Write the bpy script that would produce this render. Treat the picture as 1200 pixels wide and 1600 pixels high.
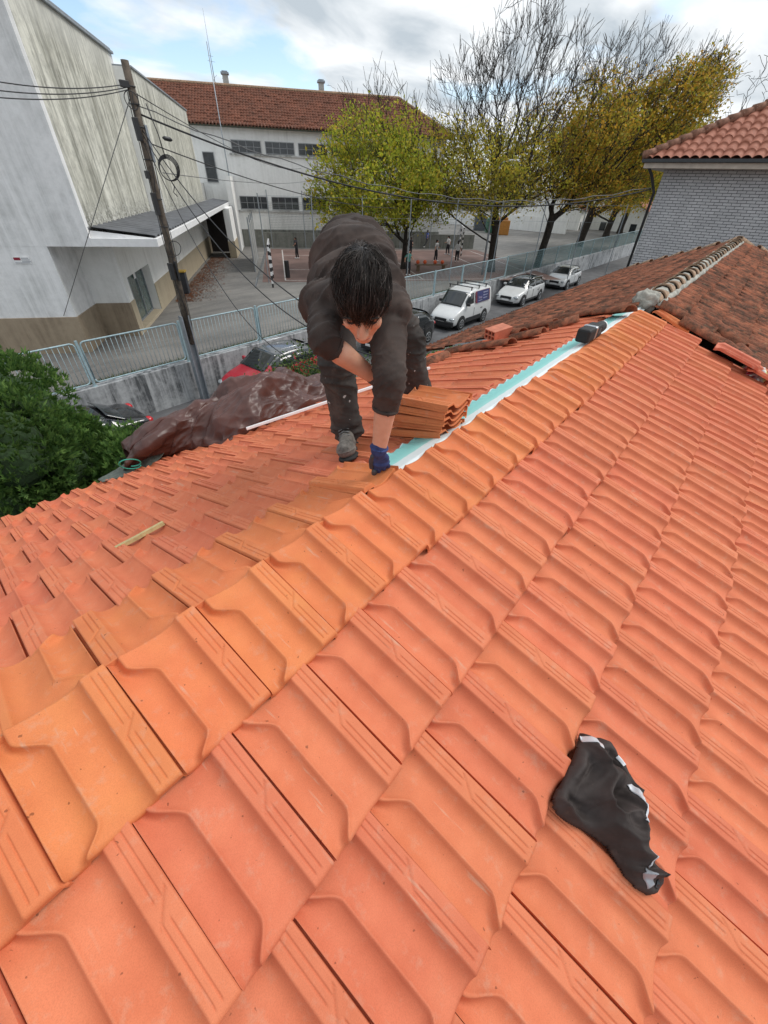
import bpy, bmesh, math, random
import numpy as np
from mathutils import Vector, Matrix, noise
random.seed(7)
rng = np.random.default_rng(7)
for o in list(bpy.data.objects):
    bpy.data.objects.remove(o)
scn = bpy.context.scene
COL = scn.collection
R = math.radians

# ------------------------------------------------------------------ camera
CAM_H = 6.1
_p, _a, _r = R(39.4), R(38.13), R(2.06)
_fw = np.array([math.cos(_a), math.sin(_a), 0.0])
_r0 = np.array([math.sin(_a), -math.cos(_a), 0.0])
_up = np.array([0, 0, 1.0])
CF = _fw*math.cos(_p) - _up*math.sin(_p)
_u0 = _fw*math.sin(_p) + _up*math.cos(_p)
CR = _r0*math.cos(_r) + _u0*math.sin(_r)
CU = -_r0*math.sin(_r) + _u0*math.cos(_r)
CP = np.array([0, 0, CAM_H])
cam = bpy.data.cameras.new('camera')
camo = bpy.data.objects.new('camera', cam)
COL.objects.link(camo)
camo.matrix_world = Matrix(((CR[0], CU[0], -CF[0], CP[0]), (CR[1], CU[1], -CF[1], CP[1]), (CR[2], CU[2], -CF[2], CP[2]), (0, 0, 0, 1)))
cam.sensor_fit = 'HORIZONTAL'; cam.sensor_width = 36; cam.lens = 36*625/1200
cam.clip_start = 0.05; cam.clip_end = 3000
scn.camera = camo

def ray(x, y): return CF*625 + CR*(x-600) + CU*(800-y)
def D(x, y, dep): return CP + ray(x, y)*dep/625          # point seen at (x,y) at a given depth
def onz(x, y, z): r = ray(x, y); return CP + r*((z-CAM_H)/r[2])
def ony(x, y, Y): r = ray(x, y); return CP + r*(Y/r[1])
def onx(x, y, X): r = ray(x, y); return CP + r*(X/r[0])
def onplane(x, y, P, n):
    r = ray(x, y); n = np.array(n, float); return CP + r*(np.dot(np.array(P)-CP, n)/np.dot(r, n))
RY, RZ = 0.85, 5.1                                        # the ridge line
AR, AL = R(20), R(22)                                     # pitch of the near and far slopes
NR = (0, -math.sin(AR), math.cos(AR)); NL = (0, math.sin(AL), math.cos(AL))
def onR(x, y, h=0): return onplane(x, y, np.array([0, RY, RZ])+np.array(NR)*h, NR)
def onL(x, y, h=0): return onplane(x, y, np.array([0, RY, RZ])+np.array(NL)*h, NL)

# ------------------------------------------------------------------ world, sun, exposure
SUN_EL, SUN_AZ = R(52), R(-34)       # direction towards the sun, azimuth from +X
w = bpy.data.worlds.new('World'); scn.world = w; w.use_nodes = True
nt = w.node_tree; nt.nodes.clear()
def N(t, **k):
    n = nt.nodes.new(t)
    for a, b in k.items(): setattr(n, a, b)
    return n
out = N('ShaderNodeOutputWorld'); bg = N('ShaderNodeBackground')
sky = N('ShaderNodeTexSky'); sky.sky_type = 'NISHITA'; sky.sun_disc = False
sky.sun_elevation = SUN_EL; sky.sun_rotation = math.pi/2-SUN_AZ; sky.air_density = 1.0; sky.dust_density = 0.6
tc = N('ShaderNodeTexCoord'); sep = N('ShaderNodeSeparateXYZ'); nt.links.new(tc.outputs['Generated'], sep.inputs[0])
mz = N('ShaderNodeMath', operation='MAXIMUM'); nt.links.new(sep.outputs[2], mz.inputs[0]); mz.inputs[1].default_value = 0.0
ad = N('ShaderNodeMath', operation='ADD'); nt.links.new(mz.outputs[0], ad.inputs[0]); ad.inputs[1].default_value = 0.16
dx = N('ShaderNodeMath', operation='DIVIDE'); nt.links.new(sep.outputs[0], dx.inputs[0]); nt.links.new(ad.outputs[0], dx.inputs[1])
dy = N('ShaderNodeMath', operation='DIVIDE'); nt.links.new(sep.outputs[1], dy.inputs[0]); nt.links.new(ad.outputs[0], dy.inputs[1])
cmb = N('ShaderNodeCombineXYZ'); nt.links.new(dx.outputs[0], cmb.inputs[0]); nt.links.new(dy.outputs[0], cmb.inputs[1])
n1 = N('ShaderNodeTexNoise'); n1.inputs['Scale'].default_value = 0.95; n1.inputs['Detail'].default_value = 7; n1.inputs['Roughness'].default_value = 0.5; n1.inputs['Distortion'].default_value = 0.35
nt.links.new(cmb.outputs[0], n1.inputs['Vector'])
cr = N('ShaderNodeValToRGB'); cr.color_ramp.elements[0].position = 0.36; cr.color_ramp.elements[1].position = 0.46
vn = N('ShaderNodeVectorMath', operation='NORMALIZE'); nt.links.new(tc.outputs['Generated'], vn.inputs[0])
pd = N('ShaderNodeVectorMath', operation='DOT_PRODUCT'); nt.links.new(vn.outputs[0], pd.inputs[0]); _q = ray(225, 88); _q = _q/np.linalg.norm(_q); pd.inputs[1].default_value = tuple(_q)
pr = N('ShaderNodeMapRange'); pr.inputs[1].default_value = .955; pr.inputs[2].default_value = .999; pr.inputs[3].default_value = .03; pr.inputs[4].default_value = -.17; nt.links.new(pd.outputs['Value'], pr.inputs[0])
pa_ = N('ShaderNodeMath', operation='ADD'); nt.links.new(n1.outputs[0], pa_.inputs[0]); nt.links.new(pr.outputs[0], pa_.inputs[1]); nt.links.new(pa_.outputs[0], cr.inputs[0])
mp2 = N('ShaderNodeMapping'); mp2.inputs['Location'].default_value = (4.2, 1.3, 0); mp2.inputs['Scale'].default_value = (1, 1.6, 1); nt.links.new(cmb.outputs[0], mp2.inputs[0])
n2 = N('ShaderNodeTexNoise'); n2.inputs['Scale'].default_value = 1.5; n2.inputs['Detail'].default_value = 6; n2.inputs['Roughness'].default_value = 0.5; n2.inputs['Distortion'].default_value = 0.3
nt.links.new(mp2.outputs[0], n2.inputs['Vector'])
cc = N('ShaderNodeValToRGB')
cc.color_ramp.elements[0].position = 0.36; cc.color_ramp.elements[0].color = (3.5, 3.95, 4.35, 1)
cc.color_ramp.elements[1].position = 0.6; cc.color_ramp.elements[1].color = (6.5, 6.7, 6.85, 1)
nt.links.new(n2.outputs[0], cc.inputs[0])
sk2 = N('ShaderNodeVectorMath', operation='MULTIPLY'); nt.links.new(sky.outputs[0], sk2.inputs[0]); sk2.inputs[1].default_value = (1.25, 1.25, 1.25)
mx = N('ShaderNodeMix', data_type='RGBA'); nt.links.new(cr.outputs[0], mx.inputs[0]); nt.links.new(sk2.outputs[0], mx.inputs[6]); nt.links.new(cc.outputs[0], mx.inputs[7])
nt.links.new(mx.outputs[2], bg.inputs[0]); bg.inputs[1].default_value = 0.135
nt.links.new(bg.outputs[0], out.inputs[0])
sl = bpy.data.lights.new('sun', 'SUN'); sl.energy = 1.8; sl.angle = R(26); sl.color = (1, .965, .91)
so = bpy.data.objects.new('sun', sl); COL.objects.link(so)
_sd = Vector((math.cos(SUN_EL)*math.cos(SUN_AZ), math.cos(SUN_EL)*math.sin(SUN_AZ), math.sin(SUN_EL)))
so.rotation_euler = _sd.to_track_quat('Z', 'Y').to_euler(); so.location = (0, 0, 30)
vs = scn.view_settings; vs.view_transform = 'Standard'; vs.look = 'None'; vs.gamma = 1; vs.exposure = 0.27

# ------------------------------------------------------------------ scene helpers
def tag(o, label=None, cat=None, group=None, kind=None):
    if label: o['label'] = label
    if cat: o['category'] = cat
    if group: o['group'] = group
    if kind: o['kind'] = kind
    return o
def empty(name, loc=(0, 0, 0), rot=(0, 0, 0), label=None, cat=None, group=None):
    o = bpy.data.objects.new(name, None); COL.objects.link(o); o.empty_display_size = .1
    o.location = loc; o.rotation_euler = rot
    return tag(o, label, cat, group)
def copy_tree(o, parent=None):
    c = o.copy(); COL.objects.link(c); c.parent = parent
    for ch in list(o.children): copy_tree(ch, c)
    return c
def obj(name, me, mat=None, parent=None):
    o = bpy.data.objects.new(name, me); COL.objects.link(o)
    if mat is not None and len(me.materials) == 0:
        for m in (mat if isinstance(mat, (list, tuple)) else [mat]): me.materials.append(m)
    if parent is not None: o.parent = parent
    return o
class MB:
    def __init__(s): s.v = []; s.f = []; s.mi = []
    def add(s, vs, fs, m=0):
        n = len(s.v); s.v += [tuple(float(c) for c in q) for q in vs]; s.f += [tuple(i+n for i in f) for f in fs]; s.mi += [m]*len(fs); return s
    def box(s, a, b, m=0):
        x0, y0, z0 = a; x1, y1, z1 = b
        return s.add([(x0, y0, z0), (x1, y0, z0), (x1, y1, z0), (x0, y1, z0), (x0, y0, z1), (x1, y0, z1), (x1, y1, z1), (x0, y1, z1)],
                     [(0, 3, 2, 1), (4, 5, 6, 7), (0, 1, 5, 4), (1, 2, 6, 5), (2, 3, 7, 6), (3, 0, 4, 7)], m)
    def tube(s, pts, r, n=6, m=0, cap=True):
        pts = [Vector(p) for p in pts]; k = len(pts)
        rr = r if isinstance(r, (list, tuple)) else [r]*k
        t0 = (pts[1]-pts[0]).normalized(); a = t0.orthogonal().normalized(); vs = []
        for i, p in enumerate(pts):
            t = (pts[min(i+1, k-1)]-pts[max(i-1, 0)])
            t = t.normalized() if t.length > 1e-9 else t0
            a = (a-t*a.dot(t)); a = a.normalized() if a.length > 1e-6 else t.orthogonal().normalized(); b = t.cross(a)
            for j in range(n):
                c = 2*math.pi*j/n; q = p+(a*math.cos(c)+b*math.sin(c))*rr[i]; vs.append(q)
        fs = [(i*n+j, i*n+(j+1) % n, (i+1)*n+(j+1) % n, (i+1)*n+j) for i in range(k-1) for j in range(n)]
        if cap: fs += [tuple(range(n))[::-1], tuple((k-1)*n+j for j in range(n))]
        return s.add(vs, fs, m)
    def bar(s, p, q, w, h, up=(0, 0, 1), m=0):
        p = Vector(p); q = Vector(q); t = (q-p).normalized(); sd = t.cross(Vector(up)).normalized(); u = sd.cross(t)
        vs = [c+sd*a*w/2+u*b*h/2 for c in (p, q) for a, b in ((-1, -1), (1, -1), (1, 1), (-1, 1))]
        return s.add(vs, [(0, 1, 2, 3), (7, 6, 5, 4), (0, 4, 5, 1), (1, 5, 6, 2), (2, 6, 7, 3), (3, 7, 4, 0)], m)
    def prism(s, poly, d, m=0):                     # poly: 3-D loop, extruded by vector d
        n = len(poly); d = Vector(d); vs = [Vector(p) for p in poly]+[Vector(p)+d for p in poly]
        return s.add(vs, [tuple(range(n))[::-1], tuple(range(n, 2*n))]+[(i, (i+1) % n, n+(i+1) % n, n+i) for i in range(n)], m)
    def mesh(s, name, smooth=False):
        me = bpy.data.meshes.new(name); me.from_pydata(s.v, [], s.f)
        if any(s.mi): me.polygons.foreach_set('material_index', s.mi)
        me.validate()
        bm = bmesh.new(); bm.from_mesh(me)
        if not smooth or smooth == 'fix': bmesh.ops.recalc_face_normals(bm, faces=bm.faces)
        bm.to_mesh(me); bm.free()
        if smooth: me.polygons.foreach_set('use_smooth', [True]*len(me.polygons))
        me.update(); return me
    def build(s, name, mat, parent=None, smooth=False, bevel=0):
        o = obj(name, s.mesh(name, smooth), mat, parent)
        if bevel:
            b = o.modifiers.new('bevel', 'BEVEL'); b.width = bevel; b.segments = 2; b.limit_method = 'ANGLE'
        return o
def npmesh(name, V, F, smooth=False):
    V = np.asarray(V, dtype=np.float32); F = np.asarray(F, dtype=np.int32)
    me = bpy.data.meshes.new(name); k = F.shape[1]
    me.vertices.add(len(V)); me.vertices.foreach_set('co', V.ravel())
    me.loops.add(F.size); me.loops.foreach_set('vertex_index', F.ravel())
    me.polygons.add(len(F)); me.polygons.foreach_set('loop_start', np.arange(len(F), dtype=np.int32)*k)
    try: me.polygons.foreach_set('loop_total', np.full(len(F), k, dtype=np.int32))
    except Exception: pass
    if smooth: me.polygons.foreach_set('use_smooth', np.ones(len(F), dtype=bool))
    me.update(calc_edges=True); return me
def gridfaces(nx, ny):
    i, j = np.meshgrid(np.arange(nx-1), np.arange(ny-1), indexing='ij'); a = (i*ny+j).ravel()
    return np.stack([a, a+ny, a+ny+1, a+1], 1)

# ------------------------------------------------------------------ materials
class MT:
    def __init__(s, name, rough=.7, metal=0, spec=.5):
        s.m = bpy.data.materials.new(name); s.m.use_nodes = True; s.t = s.m.node_tree
        s.b = s.t.nodes['Principled BSDF']; s.b.inputs['Roughness'].default_value = rough; s.b.inputs['Metallic'].default_value = metal
        s.b.inputs['Specular IOR Level'].default_value = spec; s._c = None
    def n(s, t, **k):
        x = s.t.nodes.new(t)
        for a, b in k.items(): setattr(x, a, b)
        return x
    def l(s, a, b): s.t.links.new(a, b)
    def co(s, kind='Object', scale=(1, 1, 1), rot=(0, 0, 0)):
        c = s.n('ShaderNodeTexCoord'); m = s.n('ShaderNodeMapping'); m.inputs['Scale'].default_value = scale; m.inputs['Rotation'].default_value = rot
        s.l(c.outputs[kind], m.inputs[0]); return m.outputs[0]
    def noise(s, vec, scale, detail=5, rough=.6, dist=0):
        x = s.n('ShaderNodeTexNoise'); x.inputs['Scale'].default_value = scale; x.inputs['Detail'].default_value = detail
        x.inputs['Roughness'].default_value = rough; x.inputs['Distortion'].default_value = dist; s.l(vec, x.inputs['Vector']); return x.outputs[0]
    def ramp(s, v, stops):
        x = s.n('ShaderNodeValToRGB'); e = x.color_ramp.elements
        while len(e) < len(stops): e.new(.5)
        for i, (p, c) in enumerate(stops):
            e[i].position = p; e[i].color = (c, c, c, 1) if isinstance(c, (int, float)) else (*c, 1)
        s.l(v, x.inputs[0]); return x.outputs[0]
    def mix(s, f, a, b, mode='MIX'):
        x = s.n('ShaderNodeMix', data_type='RGBA', blend_type=mode)
        for v, i in ((f, 0), (a, 6), (b, 7)):
            if isinstance(v, (int, float)): x.inputs[i].default_value = v if i == 0 else (v, v, v, 1)
            elif isinstance(v, tuple): x.inputs[i].default_value = (*v, 1)
            else: s.l(v, x.inputs[i])
        return x.outputs[2]
    def math(s, op, a, b=0.0):
        x = s.n('ShaderNodeMath', operation=op)
        for v, i in ((a, 0), (b, 1)):
            if isinstance(v, (int, float)): x.inputs[i].default_value = v
            else: s.l(v, x.inputs[i])
        return x.outputs[0]
    def color(s, c):
        if isinstance(c, tuple): s.b.inputs['Base Color'].default_value = (*c, 1)
        else: s.l(c, s.b.inputs['Base Color'])
        return s
    def bump(s, h, strength=.3, dist=.01):
        x = s.n('ShaderNodeBump'); x.inputs['Strength'].default_value = strength; x.inputs['Distance'].default_value = dist
        s.l(h, x.inputs['Height']); s.l(x.outputs[0], s.b.inputs['Normal']); return s
def flat(name, c, rough=.6, metal=0, var=.15, scale=6, bump=0, spec=.5, bdist=.01):
    t = MT(name, rough, metal, spec); v = t.co('Object'); nn = t.noise(v, scale, 6)
    f = t.ramp(nn, [(.3, 0), (.7, 1)])
    a = tuple(x*(1-var) for x in c); b = tuple(min(1, x*(1+var)) for x in c)
    t.color(t.mix(f, a, b))
    if bump: t.bump(t.noise(v, scale*4, 6), bump, bdist)
    return t.m

M = {}
# fired clay, fresh: the salmon field tiles and the more orange top course
def clay(name, a, b, yel, dust=(.55, .33, .23)):
    t = MT(name, .72, 0, .25); v = t.co('Object')
    oi = t.n('ShaderNodeObjectInfo'); ge = t.n('ShaderNodeNewGeometry')
    rnd = t.math('FRACT', t.math('ADD', oi.outputs['Random'], ge.outputs['Random Per Island']))
    v2 = t.n('ShaderNodeVectorMath', operation='ADD'); t.l(v, v2.inputs[0])
    c3 = t.n('ShaderNodeCombineXYZ'); sc = t.math('MULTIPLY', rnd, 37.0); t.l(sc, c3.inputs[0]); t.l(sc, c3.inputs[1]); t.l(c3.outputs[0], v2.inputs[1]); v = v2.outputs[0]
    c = t.mix(t.ramp(t.noise(v, 9, 5, .55), [(.3, 0), (.7, 1)]), a, b)
    c = t.mix(t.math('MULTIPLY', t.ramp(t.noise(v, 4, 3), [(.5, 0), (.72, 1)]), .28), c, yel)
    c = t.mix(t.math('MULTIPLY', t.ramp(t.noise(v, 22, 8, .7), [(.55, 0), (.72, 1)]), .4), c, dust)
    vs2 = t.n('ShaderNodeMapping'); vs2.inputs['Scale'].default_value = (60, 5, 5); vs2.inputs['Rotation'].default_value = (0, 0, .5); t.l(v, vs2.inputs[0])
    c = t.mix(t.math('MULTIPLY', t.math('MULTIPLY', t.ramp(t.noise(vs2.outputs[0], 1, 3), [(.62, 0), (.68, 1)]), t.ramp(t.noise(v, 7, 3), [(.5, 0), (.62, 1)])), .55), c, dust)
    c = t.mix(1.0, c, t.ramp(t.noise(v, 420, 2), [(.3, .9), (.6, 1.04)]), 'MULTIPLY')
    c = t.mix(1.0, c, t.ramp(t.noise(v, 75, 2, .4), [(.23, .5), (.25, 1)]), 'MULTIPLY')
    hs = t.n('ShaderNodeHueSaturation'); t.l(c, hs.inputs['Color'])
    t.l(t.math('ADD', t.math('MULTIPLY', rnd, .07), .965), hs.inputs['Value']); t.l(t.math('ADD', t.math('MULTIPLY', t.math('FRACT', t.math('MULTIPLY', rnd, 7.3)), .006), .497), hs.inputs['Hue'])
    t.color(hs.outputs[0]); t.bump(t.noise(v, 300, 4), .12, .002); return t.m
M['clay'] = clay('salmon_clay', (.56, .150, .072), (.64, .195, .098), (.62, .21, .095))
M['clay_o'] = clay('orange_clay', (.60, .175, .068), (.67, .215, .084), (.67, .26, .075))
M['clay_r'] = clay('red_clay', (.50, .125, .07), (.62, .18, .105), (.55, .17, .10), (.60, .36, .28))
def stuccomat(name, base, stain, amount=.5, vert=1.0, scale=1.0, green=None, bump=.25):
    t = MT(name, .9, 0, .2); v = t.co('Object'); vs_ = t.co('Object', (2.2*scale, 2.2*scale, .12*scale*vert if vert else 2.2*scale))
    s1 = t.ramp(t.noise(vs_, 1.6, 8, .65, .4), [(.40, 0), (.62, 1)])
    s2 = t.ramp(t.noise(v, .7*scale, 8, .7), [(.38, 0), (.7, 1)])
    f = t.math('MULTIPLY', t.math('MULTIPLY', s1, s2), amount*2)
    c = t.mix(f, base, stain)
    c = t.mix(t.math('MULTIPLY', t.ramp(t.noise(v, 5*scale, 8, .7), [(.45, 0), (.7, 1)]), amount*.5), c, stain)
    if green: c = t.mix(t.math('MULTIPLY', t.ramp(t.noise(vs_, 3, 6), [(.45, 0), (.65, 1)]), .55), c, green)
    t.color(c); t.bump(t.noise(v, 30, 8, .7), bump, .02); return t.m
M['white_wall'] = stuccomat('white_render', (.88, .88, .86), (.46, .46, .43), .26)
M['front_wall'] = stuccomat('smooth_grey_render', (.84, .84, .84), (.36, .37, .36), .42, .6)
def streaked():
    t = MT('streaked_concrete', .92, 0, .15); v = t.co('Object')
    v1 = t.co('Object', (1, 1.3, .16)); v2 = t.co('Object', (3, 5.5, .35))
    a = t.ramp(t.math('ADD', t.noise(v1, 1.3, 8, .7, .8), t.math('MULTIPLY', t.math('SUBTRACT', t.noise(v, .55, 7, .7), .5), .55)), [(.38, 0), (.66, 1)]); b = t.ramp(t.noise(v2, 1.7, 9, .75, .9), [(.36, 0), (.68, 1)])
    c = t.mix(a, (.74, .73, .64), (.22, .215, .17)); c = t.mix(t.math('MULTIPLY', b, .6), c, (.74, .73, .66))
    c = t.mix(t.math('MULTIPLY', t.ramp(t.noise(v, 3.2, 9, .8), [(.48, 0), (.66, 1)]), .55), c, (.20, .20, .17))
    c = t.mix(t.math('MULTIPLY', t.ramp(t.noise(v1, 4.1, 6), [(.5, 0), (.62, 1)]), .5), c, (.13, .13, .11))
    # black mould near the foot of the wall and a paler band near its head
    sz = t.n('ShaderNodeSeparateXYZ'); t.l(t.co('Object'), sz.inputs[0])
    zz = t.math('ADD', sz.outputs[2], t.math('MULTIPLY', t.noise(v, 5, 8, .75), 1.1))
    low = t.ramp(t.math('DIVIDE', zz, 10), [(.52, 1), (.60, 0)])
    sp = t.ramp(t.noise(v, 9, 8, .8), [(.42, 0), (.55, 1)])
    c = t.mix(t.math('MULTIPLY', low, sp), c, (.10, .10, .085)); c = t.mix(t.math('MULTIPLY', low, t.ramp(t.noise(v, 14, 6), [(.5, 0), (.6, 1)])), c, (.72, .72, .68))
    c = t.mix(t.math('MULTIPLY', t.ramp(t.math('DIVIDE', zz, 10), [(.93, 0), (1.0, .5)]), 1), c, (.62, .62, .58))
    t.color(c); t.bump(t.noise(v, 25, 8, .75), .35, .03); return t.m
M['streak'] = streaked()
M['brown_base'] = stuccomat('brown_plinth', (.36, .29, .21), (.20, .155, .11), .6)
M['tan_base'] = stuccomat('tan_plinth', (.45, .385, .28), (.30, .25, .19), .4)
M['retain'] = stuccomat('stained_concrete', (.46, .47, .48), (.09, .095, .10), .8, 1.0, 1.6)
M['grime'] = stuccomat('grimy_concrete', (.27, .27, .24), (.08, .085, .07), .7)
M['asphalt'] = flat('asphalt', (.105, .105, .11), .85, var=.3, scale=1.2, bump=.3)
def yardmat():
    t = MT('worn_asphalt', .8); v = t.co('Object'); v2 = t.co('Object', (.25, 2.2, 1), (0, 0, R(52)))
    c = t.mix(t.ramp(t.noise(v, .35, 7, .6), [(.35, 0), (.65, 1)]), (.14, .133, .125), (.215, .205, .19))
    c = t.mix(t.math('MULTIPLY', t.ramp(t.noise(v2, .9, 7, .65), [(.48, 0), (.6, 1)]), .5), c, (.10, .10, .095))
    c = t.mix(t.math('MULTIPLY', t.ramp(t.noise(v, 6, 8, .7), [(.55, 0), (.65, 1)]), .25), c, (.34, .32, .29))
    t.color(c); t.bump(t.noise(v, 40, 6), .3, .01); return t.m
M['yard'] = yardmat()
M['court'] = flat('red_court', (.155, .095, .08), .85, var=.3, scale=.7)
M['dirt'] = flat('leaf_dirt', (.12, .075, .05), .95, var=.5, scale=1.5, bump=.4)
M['white'] = flat('white_paint', (.82, .82, .82), .5, var=.06)
M['black'] = flat('black_plastic', (.02, .02, .022), .45, var=.2)
M['rubber'] = flat('tyre_rubber', (.018, .018, .018), .8, var=.2)
M['glass'] = flat('dark_glass', (.02, .025, .028), .06, var=.3, scale=2, spec=.8)
M['chrome'] = flat('bright_metal', (.55, .56, .57), .3, .9, var=.1)
M['steel'] = flat('galvanised_steel', (.30, .33, .36), .5, .5, var=.2)
M['bluesteel'] = flat('blue_grey_paint', (.33, .45, .49), .5, 0, var=.22, scale=9)
M['wood'] = flat('weathered_pole_wood', (.095, .075, .058), .9, var=.5, scale=8, bump=.6)
M['cable'] = flat('cable_sheath', (.02, .02, .022), .6)
M['cable2'] = flat('grey_cable', (.13, .13, .13), .6)
# ------------------------------------------------------------------ the house the camera stands on
TW = .246
def tile_mesh(name, mat, full=True, L=.43, top_cut=False, skirt=.021):
    if full:
        xs = sorted(set([0, .003, .008, .014, .022, .032, .044, .056, .066, .074, .079, .083, .0865, .089, .092, .096, .101, .107, .114, .122, .131, .140, .150, .160, .170, .176, .180, .183, .186, .189]+[.189+.00155*i for i in range(1, 31)]+[.2405, .242, .2435, .2445, .250]))
        ys = [-L+L*i/75 for i in range(76)]
    else:
        xs = [0, .006, .02, .045, .068, .078, .084, .089, .095, .105, .12, .14, .165, .179, .186, .1945, .2, .202, .207, .214, .216, .221, .2405, .2435, .2445, .250]
        ys = [-L, -L*.97, -L*.92, -L*.86, -L*.6, -L*.5, -L*.2, -L*.13, -L*.07, 0]
    nx, ny = len(xs), len(ys)
    V = np.zeros((nx, ny, 3))
    def sm(a, b, x):
        t = min(1, max(0, (x-a)/(b-a))); return t*t*(3-2*t)
    for i, x in enumerate(xs):
        for j, y in enumerate(ys):
            q = -y/L                                   # 0 head .. 1 tail
            sh = .042*(sm(.84, 1.0, q)**1.6) + .055*(1-sm(.10, .30, q))
            e = .083-sh                                # where trough one meets the middle roll
            # trough one sinks from its lip to the foot of the middle roll, which rises steeply
            t1 = .023*((.046-x)/.046)**2 if x < .046 else .021*((x-.046)/.037)**2.1
            up = sm(.0812, .0848, x)
            t2 = .025*((.148-x)/.064)**1.5 if x < .148 else .025*((x-.148)/.035)**2.2
            t2 = min(t2, .027); t2 += .0028*(1-sm(.0865, .094, x))
            z = t1*(1-up)+t2*up
            z = min(z, .044)
            if x >= .183:
                z = .0255+.0055*sm(.183, .1865, x)
                if x > .2405: z = .031-.025*sm(.2405, .243, x)
                if full:
                    px = x-.189
                    for gx in (.0135, .0290):
                        if (q < .47 or q > .565) and .03 < q < .955:
                            gxx = gx+(.003 if q < .5 else -.003)
                            z -= .0042*max(0, 1-abs(px-gxx)/.0028)
                    if .44 < q < .585:
                        gl = .044-(q-.45)/(.58-.45)*.040
                        z -= .0045*max(0, 1-abs(px-gl)/.0035)
                elif .2005 < x < .2065 or .2145 < x < .2205: z -= .004
            if not top_cut: z *= .2+.8*sm(.0, .125, q)
            # rounded front edge
            z -= .010*sm(.975, 1.0, q)**2
            # columns follow the curved foot of the roll so its edge stays clean
            if x < .083: X_ = x/.083*e
            elif x < .17: X_ = e+(x-.083)/(.17-.083)*(.17-e)
            else: X_ = x
            V[i, j] = (X_, y, z)
    F = gridfaces(nx, ny)
    V = V.reshape(-1, 3)
    rim = [i*ny for i in range(nx)]+[(nx-1)*ny+j for j in range(1, ny)]+[i*ny+ny-1 for i in range(nx-2, -1, -1)]+[j for j in range(ny-2, 0, -1)]
    rv = V[rim].copy(); rv[:, 2] -= skirt
    # the underside
    n0 = len(V); V = np.vstack([V, rv]); k = len(rim)
    SF = [(rim[a], n0+a, n0+(a+1) % k, rim[(a+1) % k]) for a in range(k)]
    F = np.vstack([F, np.array(SF)])
    me = npmesh(name, V, F)
    sm_ = np.ones(len(me.polygons), dtype=bool); sm_[-k:] = False
    me.polygons.foreach_set('use_smooth', sm_); me.materials.append(mat)
    return me
tile_full = tile_mesh('roof_tile', M['clay']); tile_full_o = tile_mesh('roof_tile', M['clay_o']); tile_top = tile_mesh('roof_tile', M['clay_o'], L=.345, top_cut=True)
tile_lo = tile_mesh('roof_tile', M['clay'], False); tile_lo_o = tile_mesh('roof_tile', M['clay_o'], False)

house = empty('house', (8, .85, 0), label='low house whose roof is half new salmon tiles and half old brown ones', cat='house')
HINV = Matrix.Translation((-8, -.85, 0))
def hpart(o):
    o.parent = house; o.matrix_parent_inverse = HINV; return o

ER, EL, FR, FL = .374, .355, .315, .355
TILT = .036
specs = []       # matrix, orange?
def tile_matrix(side, x0, vtail, ln=.43):
    # origin of the tile at its head; tail reaches vtail down the slope
    a = math.asin(TILT/.38)
    if side == 'R':
        h = vtail-ln*math.cos(a)
        P = Vector((x0, RY-h*math.cos(AR), RZ-h*math.sin(AR)))+Vector(NR)*(.0)
        return Matrix.Translation(P) @ Matrix.Rotation(AR-a, 4, 'X')
    h = vtail-ln*math.cos(a)
    P = Vector((x0, RY+h*math.cos(AL), RZ-h*math.sin(AL)))
    return Matrix.Translation(P) @ Matrix.Rotation(math.pi, 4, 'Z') @ Matrix.Rotation(AL-a, 4, 'X')
lay = []
jr = random.Random(3)
for c in range(9):
    vt = FR+ER*c
    for k in range(-9, 24):
        x = -.016+TW*k+(TW/2 if c % 2 else 0)
        if x+TW > 5.62+(.25 if c >= 4 else 0) : continue
        lay.append(('R', c, x, vt))
for c in range(9):
    vt = FL+EL*c
    for k in range(-9, 24):
        x = .218+.2475*k-(.125 if c % 2 else 0)       # the joint on the -X side
        if c == 0 and x > .9: continue
        if c > 0 and (x+.25 > 5.62-.13*max(0, c-4)): continue
        lay.append(('L', c, x, vt))
placed = []
for sd, c, x, vt in lay:
    vt2 = vt+jr.gauss(0, .0035); lift = .0
    if sd == 'R': m = tile_matrix('R', x+jr.gauss(0, .0012), vt2, .345 if c == 0 else .43)
    else: m = tile_matrix('L', x+TW+jr.gauss(0, .0015), vt2, .345 if c == 0 else .43)
    m = m @ Matrix.Rotation(jr.gauss(0, .004), 4, 'Z') @ Matrix.Rotation(jr.gauss(0, .004), 4, 'X')
    # apparent size
    cpt = np.array(m @ Vector((TW/2, -.2, 0))); d = cpt-CP; dep = float(d@CF)
    nrm = np.array(m.to_3x3() @ Vector((0, 0, 1)))
    vis = dep > .15
    size = 0
    if vis:
        px = 600+625*(d@CR)/dep; py = 800-625*(d@CU)/dep
        facing = abs(nrm@(d/np.linalg.norm(d)))
        if -120 < px < 1320 and -50 < py < 1760: size = facing/dep**2
    placed.append((size, sd, c, m))
placed.sort(key=lambda q: -q[0])
far_V, far_F, far_M = [], [], []
lo_v = np.array([v.co[:] for v in tile_lo.vertices]); lo_f = np.array([p.vertices[:] for p in tile_lo.polygons])
nvv = 0
for i, (size, sd, c, m) in enumerate(placed):
    if i < 100:
        o = obj('roof_tile', tile_top if c == 0 else tile_full, None)
        o.parent = house; o.matrix_parent_inverse = HINV; o.matrix_basis = m
        if c == 0: o['label'] = 'orange top course tile'
    else:
        mm = np.array(m); vv = (lo_v*(np.array([1, .345/.43, 1]) if c == 0 else 1))@mm[:3, :3].T+mm[:3, 3]
        far_V.append(vv); far_F.append(lo_f+nvv); nvv += len(vv); far_M += [1 if c == 0 else 0]*len(lo_f)
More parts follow.
